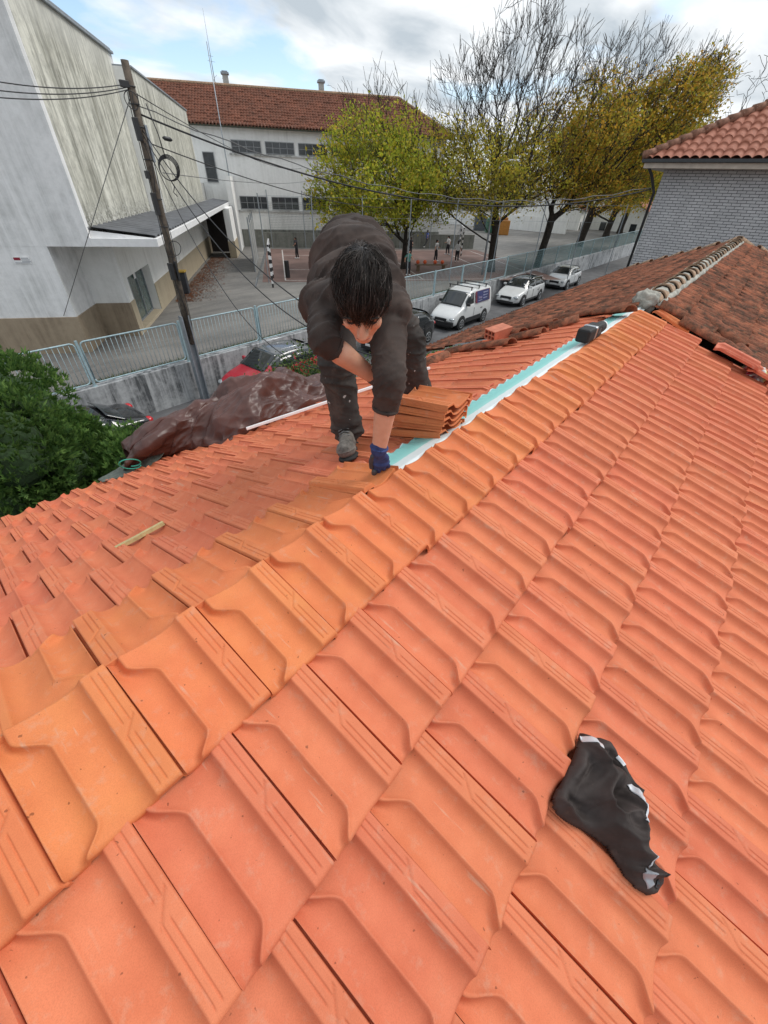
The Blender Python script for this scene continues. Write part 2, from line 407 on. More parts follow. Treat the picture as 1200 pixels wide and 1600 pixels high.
me = npmesh('roof_tile_field', np.vstack(far_V), np.vstack(far_F), True)
me.materials.append(M['clay']); me.materials.append(M['clay_o']); me.polygons.foreach_set('material_index', far_M)
try: me.set_sharp_from_angle(angle=R(50))
except Exception: pass
o = hpart(obj('roof_tile_field', me)); o['kind'] = 'stuff'
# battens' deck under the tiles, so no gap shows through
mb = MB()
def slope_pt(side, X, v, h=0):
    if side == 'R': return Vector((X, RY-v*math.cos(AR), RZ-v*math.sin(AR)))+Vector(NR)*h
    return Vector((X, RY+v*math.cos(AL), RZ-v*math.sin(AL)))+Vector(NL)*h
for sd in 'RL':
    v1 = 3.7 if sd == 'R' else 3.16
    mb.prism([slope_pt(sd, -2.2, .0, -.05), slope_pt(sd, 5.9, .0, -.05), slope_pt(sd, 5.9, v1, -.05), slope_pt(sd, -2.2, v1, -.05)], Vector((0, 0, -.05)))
hpart(mb.build('roof_deck', flat('deck_wood', (.10, .07, .05), .9)))  # plain dark brown wood
# house walls
mb = MB(); mb.box((-2.1, -2.35, 0), (18.4, 3.55, 3.75))
mb.add([(-2.1, -2.35, 3.75), (-2.1, 3.55, 3.75), (-2.1, .85, 4.95)], [(0, 1, 2)])
hpart(mb.build('wall', M['white_wall']))
# heads of the second course left showing beside the membrane: raised rims
mb = MB()
for k in range(4, 22):
    x = .218+.2475*k-.125
    if x+.247 > 5.6: break
    h = FL+EL-.43*.99+.02
    a = slope_pt('L', x+.004, h-.034, .006); b = slope_pt('L', x+.243, h-.034+random.uniform(-.003, .003), .006)
    mb.bar(a, b, .060, .022, up=NL)
    mb.bar(slope_pt('L', x+.004, h+.03, .022), slope_pt('L', x+.16, h+.03, .022), .012, .012, up=NL)
hpart(mb.build('tile_head_rim', M['clay_r'], bevel=.004))
# ridge membrane (turquoise strip with a white, scalloped edge)
def membrane():
    nx, ny = 260, 15
    V = []
    for i in range(nx):
        X = 1.215+4.535*i/(nx-1)
        for j in range(ny):
            q = j/(ny-1); y = RY-.02+.245*q            # across
            s = abs(y-RY)
            z = RZ+(.012 if y > RY+.03 else -.014)-(s*math.tan(AL) if y > RY else s*math.tan(AR))*.93
            if q > .8: z += (.010*math.sin(X*2*math.pi/.062+math.sin(X*7)))*(q-.8)*4; 
            if q > .93: y += .008*math.sin(X*2*math.pi/.123)
            z += .0015*noise.noise(Vector((X*15, y*30, 1)))
            V.append((X, y, z+.012))
    return npmesh('ridge_membrane', V, gridfaces(nx, ny), True)
tm = MT('ridge_membrane', .35); sp = tm.n('ShaderNodeSeparateXYZ'); tm.l(tm.co('Object'), sp.inputs[0])
yv = tm.math('ADD', sp.outputs[1], tm.math('MULTIPLY', tm.noise(tm.co('Object', (9, 1, 1)), 1.5, 4), .018))
yv = tm.math('MULTIPLY', yv, .9)
lobe = tm.ramp(yv, [(.972, 0), (.977, 1)])
cx = tm.ramp(tm.math('ADD', yv, .09), [(.0, (.70, .76, .76)), (.950, (.72, .79, .79)), (.957, (.32, .68, .64)), (1.0, (.24, .60, .57))])
tm.color(tm.mix(lobe, cx, (.66, .74, .74))); tm.b.inputs['Roughness'].default_value = .4; tm.bump(tm.noise(tm.co('Object', (3, 20, 1)), 8, 4), .15, .01)
hpart(obj('ridge_membrane', membrane(), tm.m))

# ---- the old part of the roof: weathered barrel tiles
def oldclay(name, dark=.5):
    t = MT(name, .95, 0, .1); v = t.co('Object')
    c = t.mix(t.ramp(t.noise(v, 1.1, 8, .7), [(.35, 0), (.65, 1)]), (.33, .12, .068), (.16, .068, .045))
    c = t.mix(t.math('MULTIPLY', t.ramp(t.noise(v, 7, 7, .7), [(.44, 0), (.60, 1)]), .85), c, (.055, .04, .03))
    c = t.mix(t.math('MULTIPLY', t.ramp(t.noise(v, 3, 7, .7), [(.5, 0), (.66, 1)]), .7), c, (.46, .165, .09))
    c = t.mix(t.math('MULTIPLY', t.ramp(t.noise(v, 18, 8, .75), [(.57, 0), (.68, 1)]), .6), c, (.27, .235, .15))
    t.color(c); t.bump(t.noise(v, 30, 8, .7), .5, .02); return t.m
M['old'] = oldclay('old_lichen_clay')
def corrug(name, origin, ex, ev, nlen, vlen, period=.12, amp=.032, course=.36, step=.03, mat=None, parent=None, clip=None, jit=.004, spp=6, seed=1):
    ex = np.array(ex); ev = np.array(ev); nn = np.cross(ex, -ev); nn /= np.linalg.norm(nn)
    if nn[2] < 0: nn = -nn
    nx = int(nlen/period*spp)+1; rs = []
    nc = int(math.ceil(vlen/course)); r_ = np.random.default_rng(seed)
    for c in range(nc):
        for q in (0.02, .5, .98): rs.append((c, q))
        rs.append((c, 1.0))
    xs = np.arange(nx)*period/spp; nper = int(nlen/period)+2
    jitv = r_.normal(0, jit, (nc, nper)); jl = r_.normal(0, jit*1.2, (nc, nper))
    V = np.zeros((nx, len(rs), 3))
    per = np.minimum((xs/period).astype(int), nper-1)
    prof = amp*np.abs(np.sin(np.pi*xs/period))**.8
    for j, (c, q) in enumerate(rs):
        v = (c+min(q, 1))*course
        h = prof+jitv[c, per]+step*q*(0 if q == 1.0 else 1)
        vv = v+(jl[c, per] if q > .9 else 0)
        vv = np.minimum(vv, vlen)*np.ones(nx)
        V[:, j, :] = np.array(origin)+xs[:, None]*ex+vv[:, None]*ev+h[:, None]*nn
    F = gridfaces(nx, len(rs)); Vf = V.reshape(-1, 3)
    if clip is not None:
        cen = Vf[F].mean(1); keep = np.array([clip(p) for p in cen]); F = F[keep]
    me = npmesh(name, Vf, F); 
    o = obj(name, me, mat); return o
APX, COR = 16.3, 18.6     # apex of the hip and the eave corner
def clipold(p):
    return p[0] <= APX+(COR-APX)*max(0, abs(p[1]-RY))/3.05
def brk(p, lim):          # ragged edge where the old tiles stop
    v = abs(p[1]-RY); return p[0] > lim(v)+.09*noise.noise(Vector((0, int(v/.34)*3.7, 2)))
edgeL = lambda v: 5.55-.10*max(0, v-1.2)-.0*v
edgeR = lambda v: 5.68+.02*v
evL = (0, math.cos(AL), -math.sin(AL)); evR = (0, -math.cos(AR), -math.sin(AR))
o = corrug('old_roof_slope', slope_pt('L', 4.6, .02, .045), (1, 0, 0), evL, 14.2, 3.32, mat=M['old'], clip=lambda p: clipold(p) and brk(p, edgeL), spp=8, jit=.006); hpart(o)
o['label'] = 'weathered brown tiled slope above the street'
o = corrug('old_roof_slope', slope_pt('R', 4.6, .02, .045), (1, 0, 0), evR, 14.2, 3.7, mat=M['old'], clip=lambda p: clipold(p) and brk(p, edgeR), spp=8, jit=.006, seed=5); hpart(o)
o['label'] = 'weathered brown tiled slope behind the new tiles'
# hipped end
mb = MB(); A_ = Vector((APX, RY, RZ+.03)); B1 = Vector((COR+.15, RY+3.05, RZ-1.22)); B2 = Vector((COR+.2, RY-3.4, RZ-1.25)); Bm = Vector((COR+1.0, RY, RZ-1.24))
mb.add([A_, B1, B2], [(0, 1, 2)]); hpart(mb.build('roof_hip_end', M['old']))
# ridge caps: overlapping half-round tiles bedded in mortar
M['cap'] = flat('lichen_cap', (.33, .22, .145), .95, var=.6, scale=14, bump=.7)
M['mortar'] = flat('old_mortar', (.34, .33, .29), .95, var=.45, scale=9, bump=.8)
capm = MB(); n = 12
for j in range(6):
    q = j/5; rr = .112-.022*q
    for i in range(n+1):
        a = math.pi*i/n; capm.v.append((q*.45, rr*math.cos(a)*1.05, rr*math.sin(a)*.85+.02*(1-q)))
capm.f = [(j*(n+1)+i, j*(n+1)+i+1, (j+1)*(n+1)+i+1, (j+1)*(n+1)+i) for j in range(5) for i in range(n)]; capm.mi = [0]*len(capm.f)
cmesh = capm.mesh('ridge_cap', 'fix'); cmesh.materials.append(M['cap'])
def cap_at(p, az, tilt=0, s=1):
    o = obj('ridge_cap', cmesh); md = o.modifiers.new('s', 'SOLIDIFY'); md.thickness = .018
    o.parent = house; o.matrix_parent_inverse = HINV; o.location = p; o.rotation_euler = (random.uniform(-.06, .06), tilt+random.uniform(-.04, .02), az); o.scale = (s, s, s)
for i in range(28): cap_at((5.72+.385*i+random.uniform(-.015, .015), RY+random.uniform(-.012, .012), RZ+.028+random.uniform(-.01, .01)), 0, .02)
for i in range(7):
    q = i/7; p = A_.lerp(B1, q); cap_at((p.x, p.y, p.z+.03), math.atan2(B1.y-A_.y, B1.x-A_.x), .34)
    p = A_.lerp(B2, q); cap_at((p.x, p.y, p.z+.03), math.atan2(B2.y-A_.y, B2.x-A_.x), .32)
# mortar bedding below the caps and the broken lump at the near end
def lump(name, c, r, mat, seed=0, amp=.35, nseg=20, parent=None):
    bm = bmesh.new(); bmesh.ops.create_icosphere(bm, subdivisions=4, radius=1)
    for v in bm.verts:
        k = 1+amp*noise.noise(v.co*2.2+Vector((seed, 0, 0)))+amp*.4*noise.noise(v.co*6+Vector((seed, 3, 0)))
        v.co = Vector((v.co.x*r[0], v.co.y*r[1], v.co.z*r[2]))*k+Vector(c)
    me = bpy.data.meshes.new(name); bm.to_mesh(me); bm.free(); me.polygons.foreach_set('use_smooth', [True]*len(me.polygons))
    return obj(name, me, mat, parent)
mb = MB()
for sgn in (-1, 1):
    pts = [Vector((5.7+.2*i, RY+sgn*(.115+random.uniform(-.012, .012)), RZ+.03+random.uniform(-.006, .006))) for i in range(54)]
    mb.tube(pts, [.035+random.uniform(-.008, .010) for _ in pts], 6)
hpart(mb.build('mortar_bedding', M['mortar'], smooth=True))
mb = MB(); mb.tube([(5.7+.2*i, RY, RZ+.02) for i in range(54)], .098, 10); hpart(mb.build('mortar_core', M['mortar'], smooth=True))
hpart(lump('mortar_bedding', (5.74, RY+.02, RZ+.065), (.12, .13, .10), M['mortar'], 2.2, .3))
# black sheet standing in for the shade where the two roofs meet, then stray old tiles along the broken edge
mb = MB()
mb.prism([slope_pt('L', 5.45, .05, -.03), slope_pt('L', 5.95, .05, -.03), slope_pt('L', 5.95, 3.1, -.03), slope_pt('L', 5.45, 3.1, -.03)], (0, 0, -.06))
hpart(mb.build('void_shade_sheet', M['black']))
# gutter
mb = MB(); g0 = slope_pt('L', 5.1, 3.33, .02); g1 = Vector((14.6, g0.y, g0.z))
mb.bar(g0, g1, .045, .09); hpart(mb.build('gutter', M['white'], bevel=.006))

# ---- loose things on the roof
def loose_tile(name, loc, rot, mat, label, cat='roof tile', group=None, mesh=None):
    o = obj(name, mesh or tile_mesh(name, mat)); o.location = loc; o.rotation_euler = rot
    return tag(o, label, cat, group)
# the tile the man is laying: fourth on the far slope
m = tile_matrix('L', .218+.2475*3+TW+.012, FL+.012, .345)
held = obj('roof_tile', tile_top); held.matrix_world = m @ Matrix.Translation((0, 0, .020)) @ Matrix.Rotation(R(3), 4, 'Z') @ Matrix.Rotation(R(1.5), 4, 'X')
tag(held, 'orange clay tile being set down by the blue-gloved hand', 'roof tile')
# stack of six tiles
ords = ['topmost orange clay tile of the stack beside the membrane', 'second tile from the top of the stack beside the membrane', 'third tile from the top of the orange tile stack',
        'third tile from the bottom of the orange tile stack', 'second tile from the bottom of the orange tile stack', 'bottom tile of the orange tile stack']
sb = np.array(onL(700, 690, .0)); 
tile_thin = tile_mesh('roof_tile', M['clay_o'], L=.345, top_cut=True, skirt=.009)
for i in range(6):
    o = obj('roof_tile', tile_thin)
    mm = Matrix.Translation(Vector((1.86, .905, RZ-.04))+Vector((random.uniform(-.008, .008), random.uniform(-.008, .008), .036*i))) @ Matrix.Rotation(R(180)+random.uniform(-.025, .025), 4, 'Z') @ Matrix.Rotation(R(19-2.2*i), 4, 'X')
    o.matrix_world = mm
    tag(o, ords[5-i], 'roof tile', 'orange tiles stacked beside the ridge membrane')
# ------------------------------------------------------------------ ground, street, yard
def ground(name, x0, y0, x1, y1, z, mat, n=2):
    mb = MB(); mb.add([(x0, y0, z), (x1, y0, z), (x1, y1, z), (x0, y1, z)], [(0, 1, 2, 3)])
    return tag(mb.build(name, mat), kind='structure')
M['earth'] = flat('distant_ground', (.12, .115, .09), .95, var=.3, scale=.05)
ground('ground', -900, -900, 1200, 1200, -.06, M['earth'])
ground('road', -120, 5.6, 300, 13.6, 0.0, M['asphalt'])
ground('garden_soil', -30, 3.4, 60, 5.5, .10, M['dirt'])
mb = MB(); mb.box((-30, 5.5, -.05), (90, 5.75, .13)); tag(mb.build('kerb', M['retain'], bevel=.01), kind='structure')
mb = MB(); mb.box((-60, 13.75, -.05), (150, 140, 1.2)); tag(mb.build('school_yard', M['yard']), kind='structure')
mb = MB(); mb.box((-60, 13.6, -.3), (110, 13.9, 1.27))
rw = mb.build('retaining_wall', M['retain'], bevel=.015); tag(rw, 'long stained concrete retaining wall between the street and the school yard', 'wall')
# grass along the wall top
def tufts(name, pts, h, w, mat, seed=0, lean=.5):
    r = np.random.default_rng(seed); n = len(pts); pts = np.asarray(pts, float)
    a = r.uniform(0, 2*np.pi, n); hh = h*r.uniform(.4, 1.2, n); l = r.uniform(0, lean, n)*hh; la = r.uniform(0, 2*np.pi, n)
    d = np.stack([np.cos(a), np.sin(a), 0*a], 1)*w*r.uniform(.6, 1.4, n)[:, None]
    top = pts+np.stack([np.cos(la)*l, np.sin(la)*l, hh], 1)
    V = np.stack([pts-d/2, pts+d/2, top], 1).reshape(-1, 3); F = np.arange(3*n).reshape(-1, 3)
    return obj(name, npmesh(name, V, F), mat)
def leafmat(name, cols, trans=.25):
    t = MT(name, .6, 0, .3); ge = t.n('ShaderNodeNewGeometry')
    k = len(cols)-1 or 1
    t.color(t.mix(1.0, t.ramp(ge.outputs['Random Per Island'], [(i/k, c) for i, c in enumerate(cols)]), t.ramp(t.noise(t.co('Object'), .65, 4), [(.32, .55), (.66, 1.25)]), 'MULTIPLY'))
    t.b.inputs['Transmission Weight'].default_value = 0
    tr = t.n('ShaderNodeBsdfTranslucent'); t.l(t.b.inputs['Base Color'].links[0].from_socket, tr.inputs[0]); ms = t.n('ShaderNodeMixShader'); ms.inputs[0].default_value = trans
    ou = t.t.nodes['Material Output']; t.l(t.b.outputs[0], ms.inputs[1]); t.l(tr.outputs[0], ms.inputs[2]); t.l(ms.outputs[0], ou.inputs[0]); return t.m
M['grass'] = leafmat('grass_blades', [(.05, .09, .02), (.09, .13, .03), (.13, .15, .04)])
gp = [(random.uniform(-2, 26), 13.9+abs(random.gauss(0, .14)), 1.2) for _ in range(9000)]
tag(tufts('grass', gp, .13, .02, M['grass'], 3), kind='stuff')

# ------------------------------------------------------------------ school frame: s across, t away, z up
SA = -R(38.62); SO = Vector((4.73, 17.12, 0))
def S(s, t, z): return Vector((SO.x+s*math.cos(SA)-t*math.sin(SA), SO.y+s*math.sin(SA)+t*math.cos(SA), z))
court = MB(); court.add([S(5.6, 12.5, 1.204), S(26, 12.5, 1.204), S(26, 28.2, 1.204), S(5.6, 28.2, 1.204)], [(0, 1, 2, 3)])
tag(court.build('playground_court', M['court']), kind='structure')
lm = MB()
def line(s0, t0, s1, t1, w=.09): lm.bar(S(s0, t0, 1.206), S(s1, t1, 1.206), w, .004)
for a in [(7, 13, 25, 13), (7, 27.5, 25, 27.5), (7, 13, 7, 27.5), (25, 13, 25, 27.5), (16, 13, 16, 27.5), (7, 17, 10, 17), (10, 17, 10, 24), (7, 24, 10, 24), (22, 17, 25, 17), (22, 17, 22, 24), (22, 24, 25, 24)]: line(*a)
tag(lm.build('court_marking', flat('worn_line_paint', (.45, .42, .40), .8, var=.3)), kind='structure')
# fallen leaves on the yard
def litter(name, cen, spread, n, mat, z=1.21, sz=.06, seed=0):
    r = np.random.default_rng(seed); 
    V = []; F = []
    for i in range(n):
        c = cen(r); a = r.uniform(0, 6.28); q = sz*r.uniform(.5, 1.2); k = len(V)
        for b in range(4): V.append((c[0]+q*math.cos(a+b*1.57)*(1 if b % 2 else .6), c[1]+q*math.sin(a+b*1.57)*(1 if b % 2 else .6), z+r.uniform(0, .02)))
        F.append((k, k+1, k+2, k+3))
    return tag(obj(name, npmesh(name, V, F), mat), kind='stuff')
M['litter'] = leafmat('fallen_leaves', [(.10, .035, .015), (.18, .06, .025), (.14, .07, .03)], .05)
def lc(r):
    t = r.uniform(7.5, 23); p = S(1.35+abs(r.normal(0, .55))*(1+.03*t)+.1, t, 0); return (p.x, p.y)
litter('fallen_leaves', lc, 1, 4200, M['litter'], sz=.055)

# ------------------------------------------------------------------ auditorium block
aud = empty('school_hall', (SO.x, SO.y, 0), (0, 0, SA), 'tall windowless school hall with streaked concrete flank and brown plinth', 'school building')
def part(mb, name, mat, parent=aud, bevel=0, smooth=False): return mb.build(name, mat, parent, smooth, bevel)
def wallbox(a, b): return MB().box(a, b)
# front block: upper part reaches s=1.27, the lower part stops at s=0
part(MB().box((-22, 0, 4.33), (1.27, 9, 9.72)), 'front_wall', M['front_wall'])
part(MB().box((-22, 0.004, 2.35), (0, 1.9, 4.33)), 'lower_front_wall', M['front_wall'])
part(MB().box((-22, -.03, 1.15), (.03, 1.9, 2.35)), 'plinth', M['brown_base'], bevel=.01)
part(MB().box((-22, 1.9, 1.15), (1.2, 2.0, 4.33)), 'recess_wall', M['white_wall'])
part(MB().box((.03, 1.86, 1.15), (1.22, 1.9, 2.36)), 'plinth', M['brown_base'])
# flank with the doorway
fl = MB(); fl.box((-3, 2.0, 1.15), (1.2, 2.42, 4.6)).box((-3, 2.42, 3.1), (1.2, 5.75, 4.6)).box((-3, 5.75, 1.15), (1.2, 26.5, 4.6)); fl.box((-3, 2.42, 1.15), (.7, 5.75, 3.1))
part(fl, 'flank_wall', M['white_wall'])
tb = MB(); tb.box((1.2, 1.86, 1.15), (1.225, 2.42, 2.38)).box((1.2, 5.75, 1.15), (1.225, 26.2, 2.33)); part(tb, 'plinth', M['tan_base'])
part(MB().box((.7, 2.42, 1.15), (1.24, 5.75, 1.3)), 'door_step', M['tan_base'], bevel=.01)
dr = part(MB().box((.80, 2.46, 1.3), (.84, 5.7, 3.08)), 'glass_door', flat('greenish_glass', (.10, .14, .13), .12, var=.3, spec=.7))
df = MB()
for t0 in (2.44, 3.5, 4.6, 5.68): df.box((.78, t0, 1.3), (.88, t0+.06, 3.08))
df.box((.78, 2.44, 3.02), (.88, 5.74, 3.1)).box((.78, 2.44, 1.3), (.88, 5.74, 1.36)); f_ = part(df, 'door_frame', M['steel'], dr)
part(MB().box((.885, 4.3, 2.75), (.89, 4.55, 2.95)), 'door_notice', M['white'], dr)
# streaked upper flank, two planes
up1 = part(MB().box((1.2, .25, 4.62), (1.275, 8.6, 9.77)), 'streaked_wall', M['streak'])
part(MB().box((1.2, 8.6, 4.62), (1.88, 8.66, 9.37)), 'white_return_wall', M['white_wall'])
part(MB().box((-10, 8.64, 4.6), (1.84, 22, 9.35)), 'rear_block', M['white_wall'])
part(MB().box((1.84, 8.66, 4.62), (1.91, 22.0, 9.35)), 'streaked_wall', M['streak'])
part(MB().box((-10, 22, 1.15), (1.1, 29.98, 5.7)), 'link_block', stuccomat('dirty_white', (.62, .62, .60), (.22, .22, .19), .6))
part(MB().box((-22.1, -.08, 9.72), (1.36, 9.0, 9.80)).box((1.2, 0.2, 9.77), (1.36, 8.66, 9.83)).box((-10, 8.62, 9.352), (1.97, 22.06, 9.42)), 'coping', M['steel'], bevel=.01)
# canopy along the flank
cz = []
cf = MB(); cf.box((1.27, 0.0, 4.33), (3.17, .12, 4.55)).box((3.05, .12, 4.33), (3.17, 27, 4.55)); part(cf, 'canopy_fascia', M['white'], bevel=.008)
V = []
nxx = int((27.0-.14)/.5)*6
for i in range(nxx+1):
    t = .14+(27-.14)*i/nxx; h = .055*max(0, math.cos(2*math.pi*i/6))**.5 if math.cos(2*math.pi*i/6) > 0 else 0
    s0 = 1.28 if t < 8.66 else 1.92
    for q in range(2): V.append((s0 if q == 0 else 3.10, t, (4.78-(s0-1.28)*.1 if q == 0 else 4.57)+h))
cm = npmesh('canopy_roof', V, gridfaces(nxx+1, 2)); obj('canopy_roof', cm, flat('grey_corrugated_sheet', (.13, .135, .145), .6, .3, var=.3, scale=2), aud)
part(MB().add([(1.275, .125, 4.37), (3.05, .125, 4.37), (3.05, .125, 4.56), (1.275, .125, 4.74)], [(0, 1, 2, 3)]), 'canopy_gable', M['white'])
part(MB().box((1.2, .13, 4.33), (3.05, 27, 4.37)), 'canopy_soffit', M['white'])
part(MB().box((1.24, 6.5, 4.0), (1.5, 24, 4.3)), 'canopy_beam', flat('beam_grey', (.12, .12, .125), .8))  # even dark grey box under the soffit
pl = MB(); pl.box((3.0, 22.5, 2.3), (3.45, 25.6, 4.33)); part(pl, 'pillar', M['white_wall'])
part(MB().box((2.97, 22.47, 1.15), (3.48, 25.63, 2.3)), 'pillar_base', M['tan_base'])
part(MB().box((1.2, 26.2, 1.15), (3.4, 26.5, 4.33)), 'passage_shade_sheet', flat('unlit_passage', (.035, .03, .03), .9))  # near-black sheet put in for the darkness inside the passage
part(MB().box((3.2, 26.5, 1.15), (3.6, 29.98, 6.2)), 'link_wall', M['white_wall'])
# little details on the front: cable stub, air slit, junction box
sm_ = MB(); sm_.box((-.60-.45, -.02, 3.88), (-.60, -.004, 4.06))
sg = sm_.build('wall_sign', M['white']); sg.matrix_world = Matrix.Translation(SO) @ Matrix.Rotation(SA, 4, 'Z')
tag(sg, 'small white notice with a red corner block on the hall front', 'sign')
def txt(name, body, size, mat, parent=None, mw=None, ext=.002, align='CENTER'):
    cu = bpy.data.curves.new(name, 'FONT'); cu.body = body; cu.size = size; cu.extrude = ext; cu.align_x = align; cu.align_y = 'CENTER'
    tmp = bpy.data.objects.new('tmp', cu); COL.objects.link(tmp); dg = bpy.context.evaluated_depsgraph_get(); dg.update()
    me = bpy.data.meshes.new_from_object(tmp.evaluated_get(dg)); bpy.data.objects.remove(tmp)
    me.materials.clear(); o = obj(name, me, mat, parent)
    if mw is not None: o.matrix_local = mw
    return o
o = MB().box((-1.03, -.026, 3.975), (-.85, -.021, 4.045)).build('red_block', flat('dark_red', (.25, .01, .03), .5), sg)
mb = MB()
for i in range(3): mb.box((-.83, -.026, 4.02-.045*i), (-.63+.02*i, -.0215, 4.035-.045*i))
mb.box((-1.03, -.026, 3.90), (-.63, -.0215, 3.912)); mb.build('print_line', flat('grey_print', (.22, .24, .27), .6), sg)

# ------------------------------------------------------------------ far classroom building (facade at t=30)
far = empty('classroom_building', (SO.x, SO.y, 0), (0, 0, SA), 'long white two storey school building with red tiled hipped roof', 'school building')
part(MB().box((-6, 30, 1.1), (22.4, 44, 9.35)), 'wall', M['white_wall'], far)
part(MB().box((-6, 29.95, 1.1), (22.45, 30, 2.5)), 'plinth', M['grime'], far)
sills = MB()
for z in (7.58, 3.82): sills.box((3.6, 29.86, z), (22.42, 30, z+.1))
part(sills, 'ledge', stuccomat('ledge_white', (.62, .62, .61), (.2, .2, .18), .8), far)
fglass = flat('old_window_glass', (.035, .04, .045), .15, var=.4, scale=3, spec=.7)
def window(s0, s1, z0, z1, cols=4, rows=2):
    w_ = part(MB().box((s0, 29.97, z0), (s1, 30.003, z1)), 'window', fglass, far)
    fr = MB(); fr.box((s0, 29.93, z0), (s1, 29.969, z0+.05)).box((s0, 29.93, z1-.05), (s1, 29.969, z1)).box((s0, 29.93, z0+.05), (s0+.05, 29.969, z1-.05)).box((s1-.05, 29.93, z0+.05), (s1, 29.969, z1-.05))
    for i in range(1, cols): c = s0+(s1-s0)*i/cols; fr.box((c-.02, 29.94, z0+.05), (c+.02, 29.969, z1-.05))
    for i in range(1, rows): c = z0+(z1-z0)*i/rows; fr.box((s0+.05, 29.945, c-.015), (s1-.05, 29.968, c+.015))
    part(fr, 'frame', flat('window_frame_grey', (.30, .31, .32), .6) if 'wfg' not in M else M['wfg'], w_)
M['wfg'] = flat('window_frame_grey', (.28, .29, .30), .6)
for k in range(7):
    s0 = 3.85+2.72*k
    if s0+2.4 < 22.3:
        window(s0, s0+2.38, 7.72, 8.52); window(s0, s0+2.38, 3.98, 4.9)
window(1.45, 2.35, 5.75, 7.7, 1, 2)
o = corrug('roof_front', (0, 0, 0), (1, 0, 0), (0, -math.cos(R(27)), -math.sin(R(27))), 25.6, 5.9, .235, .05, .40, .035, None, spp=6, jit=.008)
def roofclip(p): return True
# place: ridge at t=34.6, z=12.05
rt_ = t_ = MT('sunburnt_red_tiles', .9, 0, .15); v = t_.co('Object')
cfar = t_.mix(t_.ramp(t_.noise(v, .8, 8, .7), [(.35, 0), (.65, 1)]), (.20, .078, .05), (.125, .055, .038))
cfar = t_.mix(t_.math('MULTIPLY', t_.ramp(t_.noise(v, 5, 8, .75), [(.5, 0), (.64, 1)]), .75), cfar, (.06, .045, .035))
cfar = t_.mix(t_.math('MULTIPLY', t_.ramp(t_.noise(v, 9, 8, .7), [(.56, 0), (.68, 1)]), .6), cfar, (.29, .135, .09)); t_.color(cfar); M['farroof'] = t_.m
bpy.data.objects.remove(o)
RTs, EVs = 34.7, 29.35
pit = math.atan2(12.1-9.35, RTs-EVs); Lr = math.hypot(12.1-9.35, RTs-EVs)
def clipf(p): return p[0] < 19.0+(22.9-19.0)*(RTs-p[1])/(RTs-EVs)
o = corrug('roof', (-6.4, RTs, 12.1), (1, 0, 0), (0, -math.cos(pit), -math.sin(pit)), 29.6, Lr, .235, .05, .42, .035, M['farroof'], spp=6, jit=.01, clip=clipf); o.parent = far
mb = MB(); mb.add([(-6.4, RTs, 12.0), (18.9, RTs, 12.0), (22.7, EVs+.1, 9.27), (-6.4, EVs+.1, 9.27)], [(0, 1, 2, 3)]); mb.add([(-6.4, 39.6, 12.05), (18.9, 39.6, 12.05), (22.8, 44.6, 9.3), (-6.4, 44.6, 9.3)], [(0, 1, 2, 3)]); part(mb, 'roof_underlay', M['farroof'], far)
mb = MB(); a_, b_, c_ = (19.0, RTs, 12.12), (22.9, EVs, 9.37), (22.9, 44.6, 9.37); mb.add([a_, b_, c_, (19.0, 39.6, 12.12)], [(0, 1, 2, 3)])
mb.add([(-6.4, RTs, 12.09), (19, RTs, 12.09), (19, 39.6, 12.09), (-6.4, 39.6, 12.09)], [(0, 1, 2, 3)]); part(mb, 'roof', M['farroof'], far)
mb = MB(); mb.tube([(-6.4, RTs, 12.16), (19.0, RTs, 12.16), (22.9, EVs, 9.45)], .12, 8); part(mb, 'ridge', M['cap'], far)
mb = MB()
for i in range(110): mb.tube([(-6.35+.2675*i, EVs-.02, 9.34), (-6.35+.2675*i, EVs+.3, 9.49)], .075, 6)
part(mb, 'eave_tiles', flat('eave_clay', (.16, .075, .05), .9, var=.5, scale=8), far)
part(MB().box((-6.3, 29.4, 9.2), (22.8, 29.46, 9.32)), 'gutter', flat('mossy_gutter', (.07, .075, .055), .9), far)
part(MB().box((-6.3, 29.46, 9.26), (22.8, 30, 9.3)), 'soffit', flat('soffit_grey', (.25, .24, .23), .9), far)
def chimney(s, t, z0, z1, w=.45):
    mb = MB(); mb.box((s-w/2, t-w/2, z0), (s+w/2, t+w/2, z1)); c = part(mb, 'chimney', stuccomat('chimney_render', (.5, .5, .48), (.2, .2, .19), .6), far)
    part(MB().box((s-w*.72, t-w*.72, z1), (s+w*.72, t+w*.72, z1+.12)).box((s-w*.5, t-w*.5, z1+.12), (s+w*.5, t+w*.5, z1+.2)), 'chimney_cap', M['steel'], c)
chimney(3.9, 35.2, 11.8, 12.85); chimney(12.0, 35.2, 11.8, 12.8)
# tall thin masts against the facade and the roof aerial
def thing(name, mb, mat, label, cat, group=None, **k): return tag(mb.build(name, mat, None, **k), label, cat, group)
p0 = S(3.4, 28.4, 1.2); thing('flag_pole', MB().tube([p0, p0+Vector((0, 0, 12.3))], [.05, .03], 6), M['steel'], 'thin grey mast rising past the roof edge at the end of the canopy', 'mast', smooth=True)
p0 = S(3.0, 34.9, 12.1); am = thing('roof_aerial', MB().tube([p0, p0+Vector((0, 0, 4.2))], [.03, .012], 6), M['steel'], 'slender aerial standing on the ridge of the red tiled roof', 'aerial', smooth=True)
MB().tube([p0+Vector((-.35, 0, 1.4)), p0+Vector((.35, 0, 1.4))], .012, 4).tube([p0+Vector((-.25, 0, 1.7)), p0+Vector((.25, 0, 1.7))], .012, 4).build('aerial_bar', M['steel'], am)
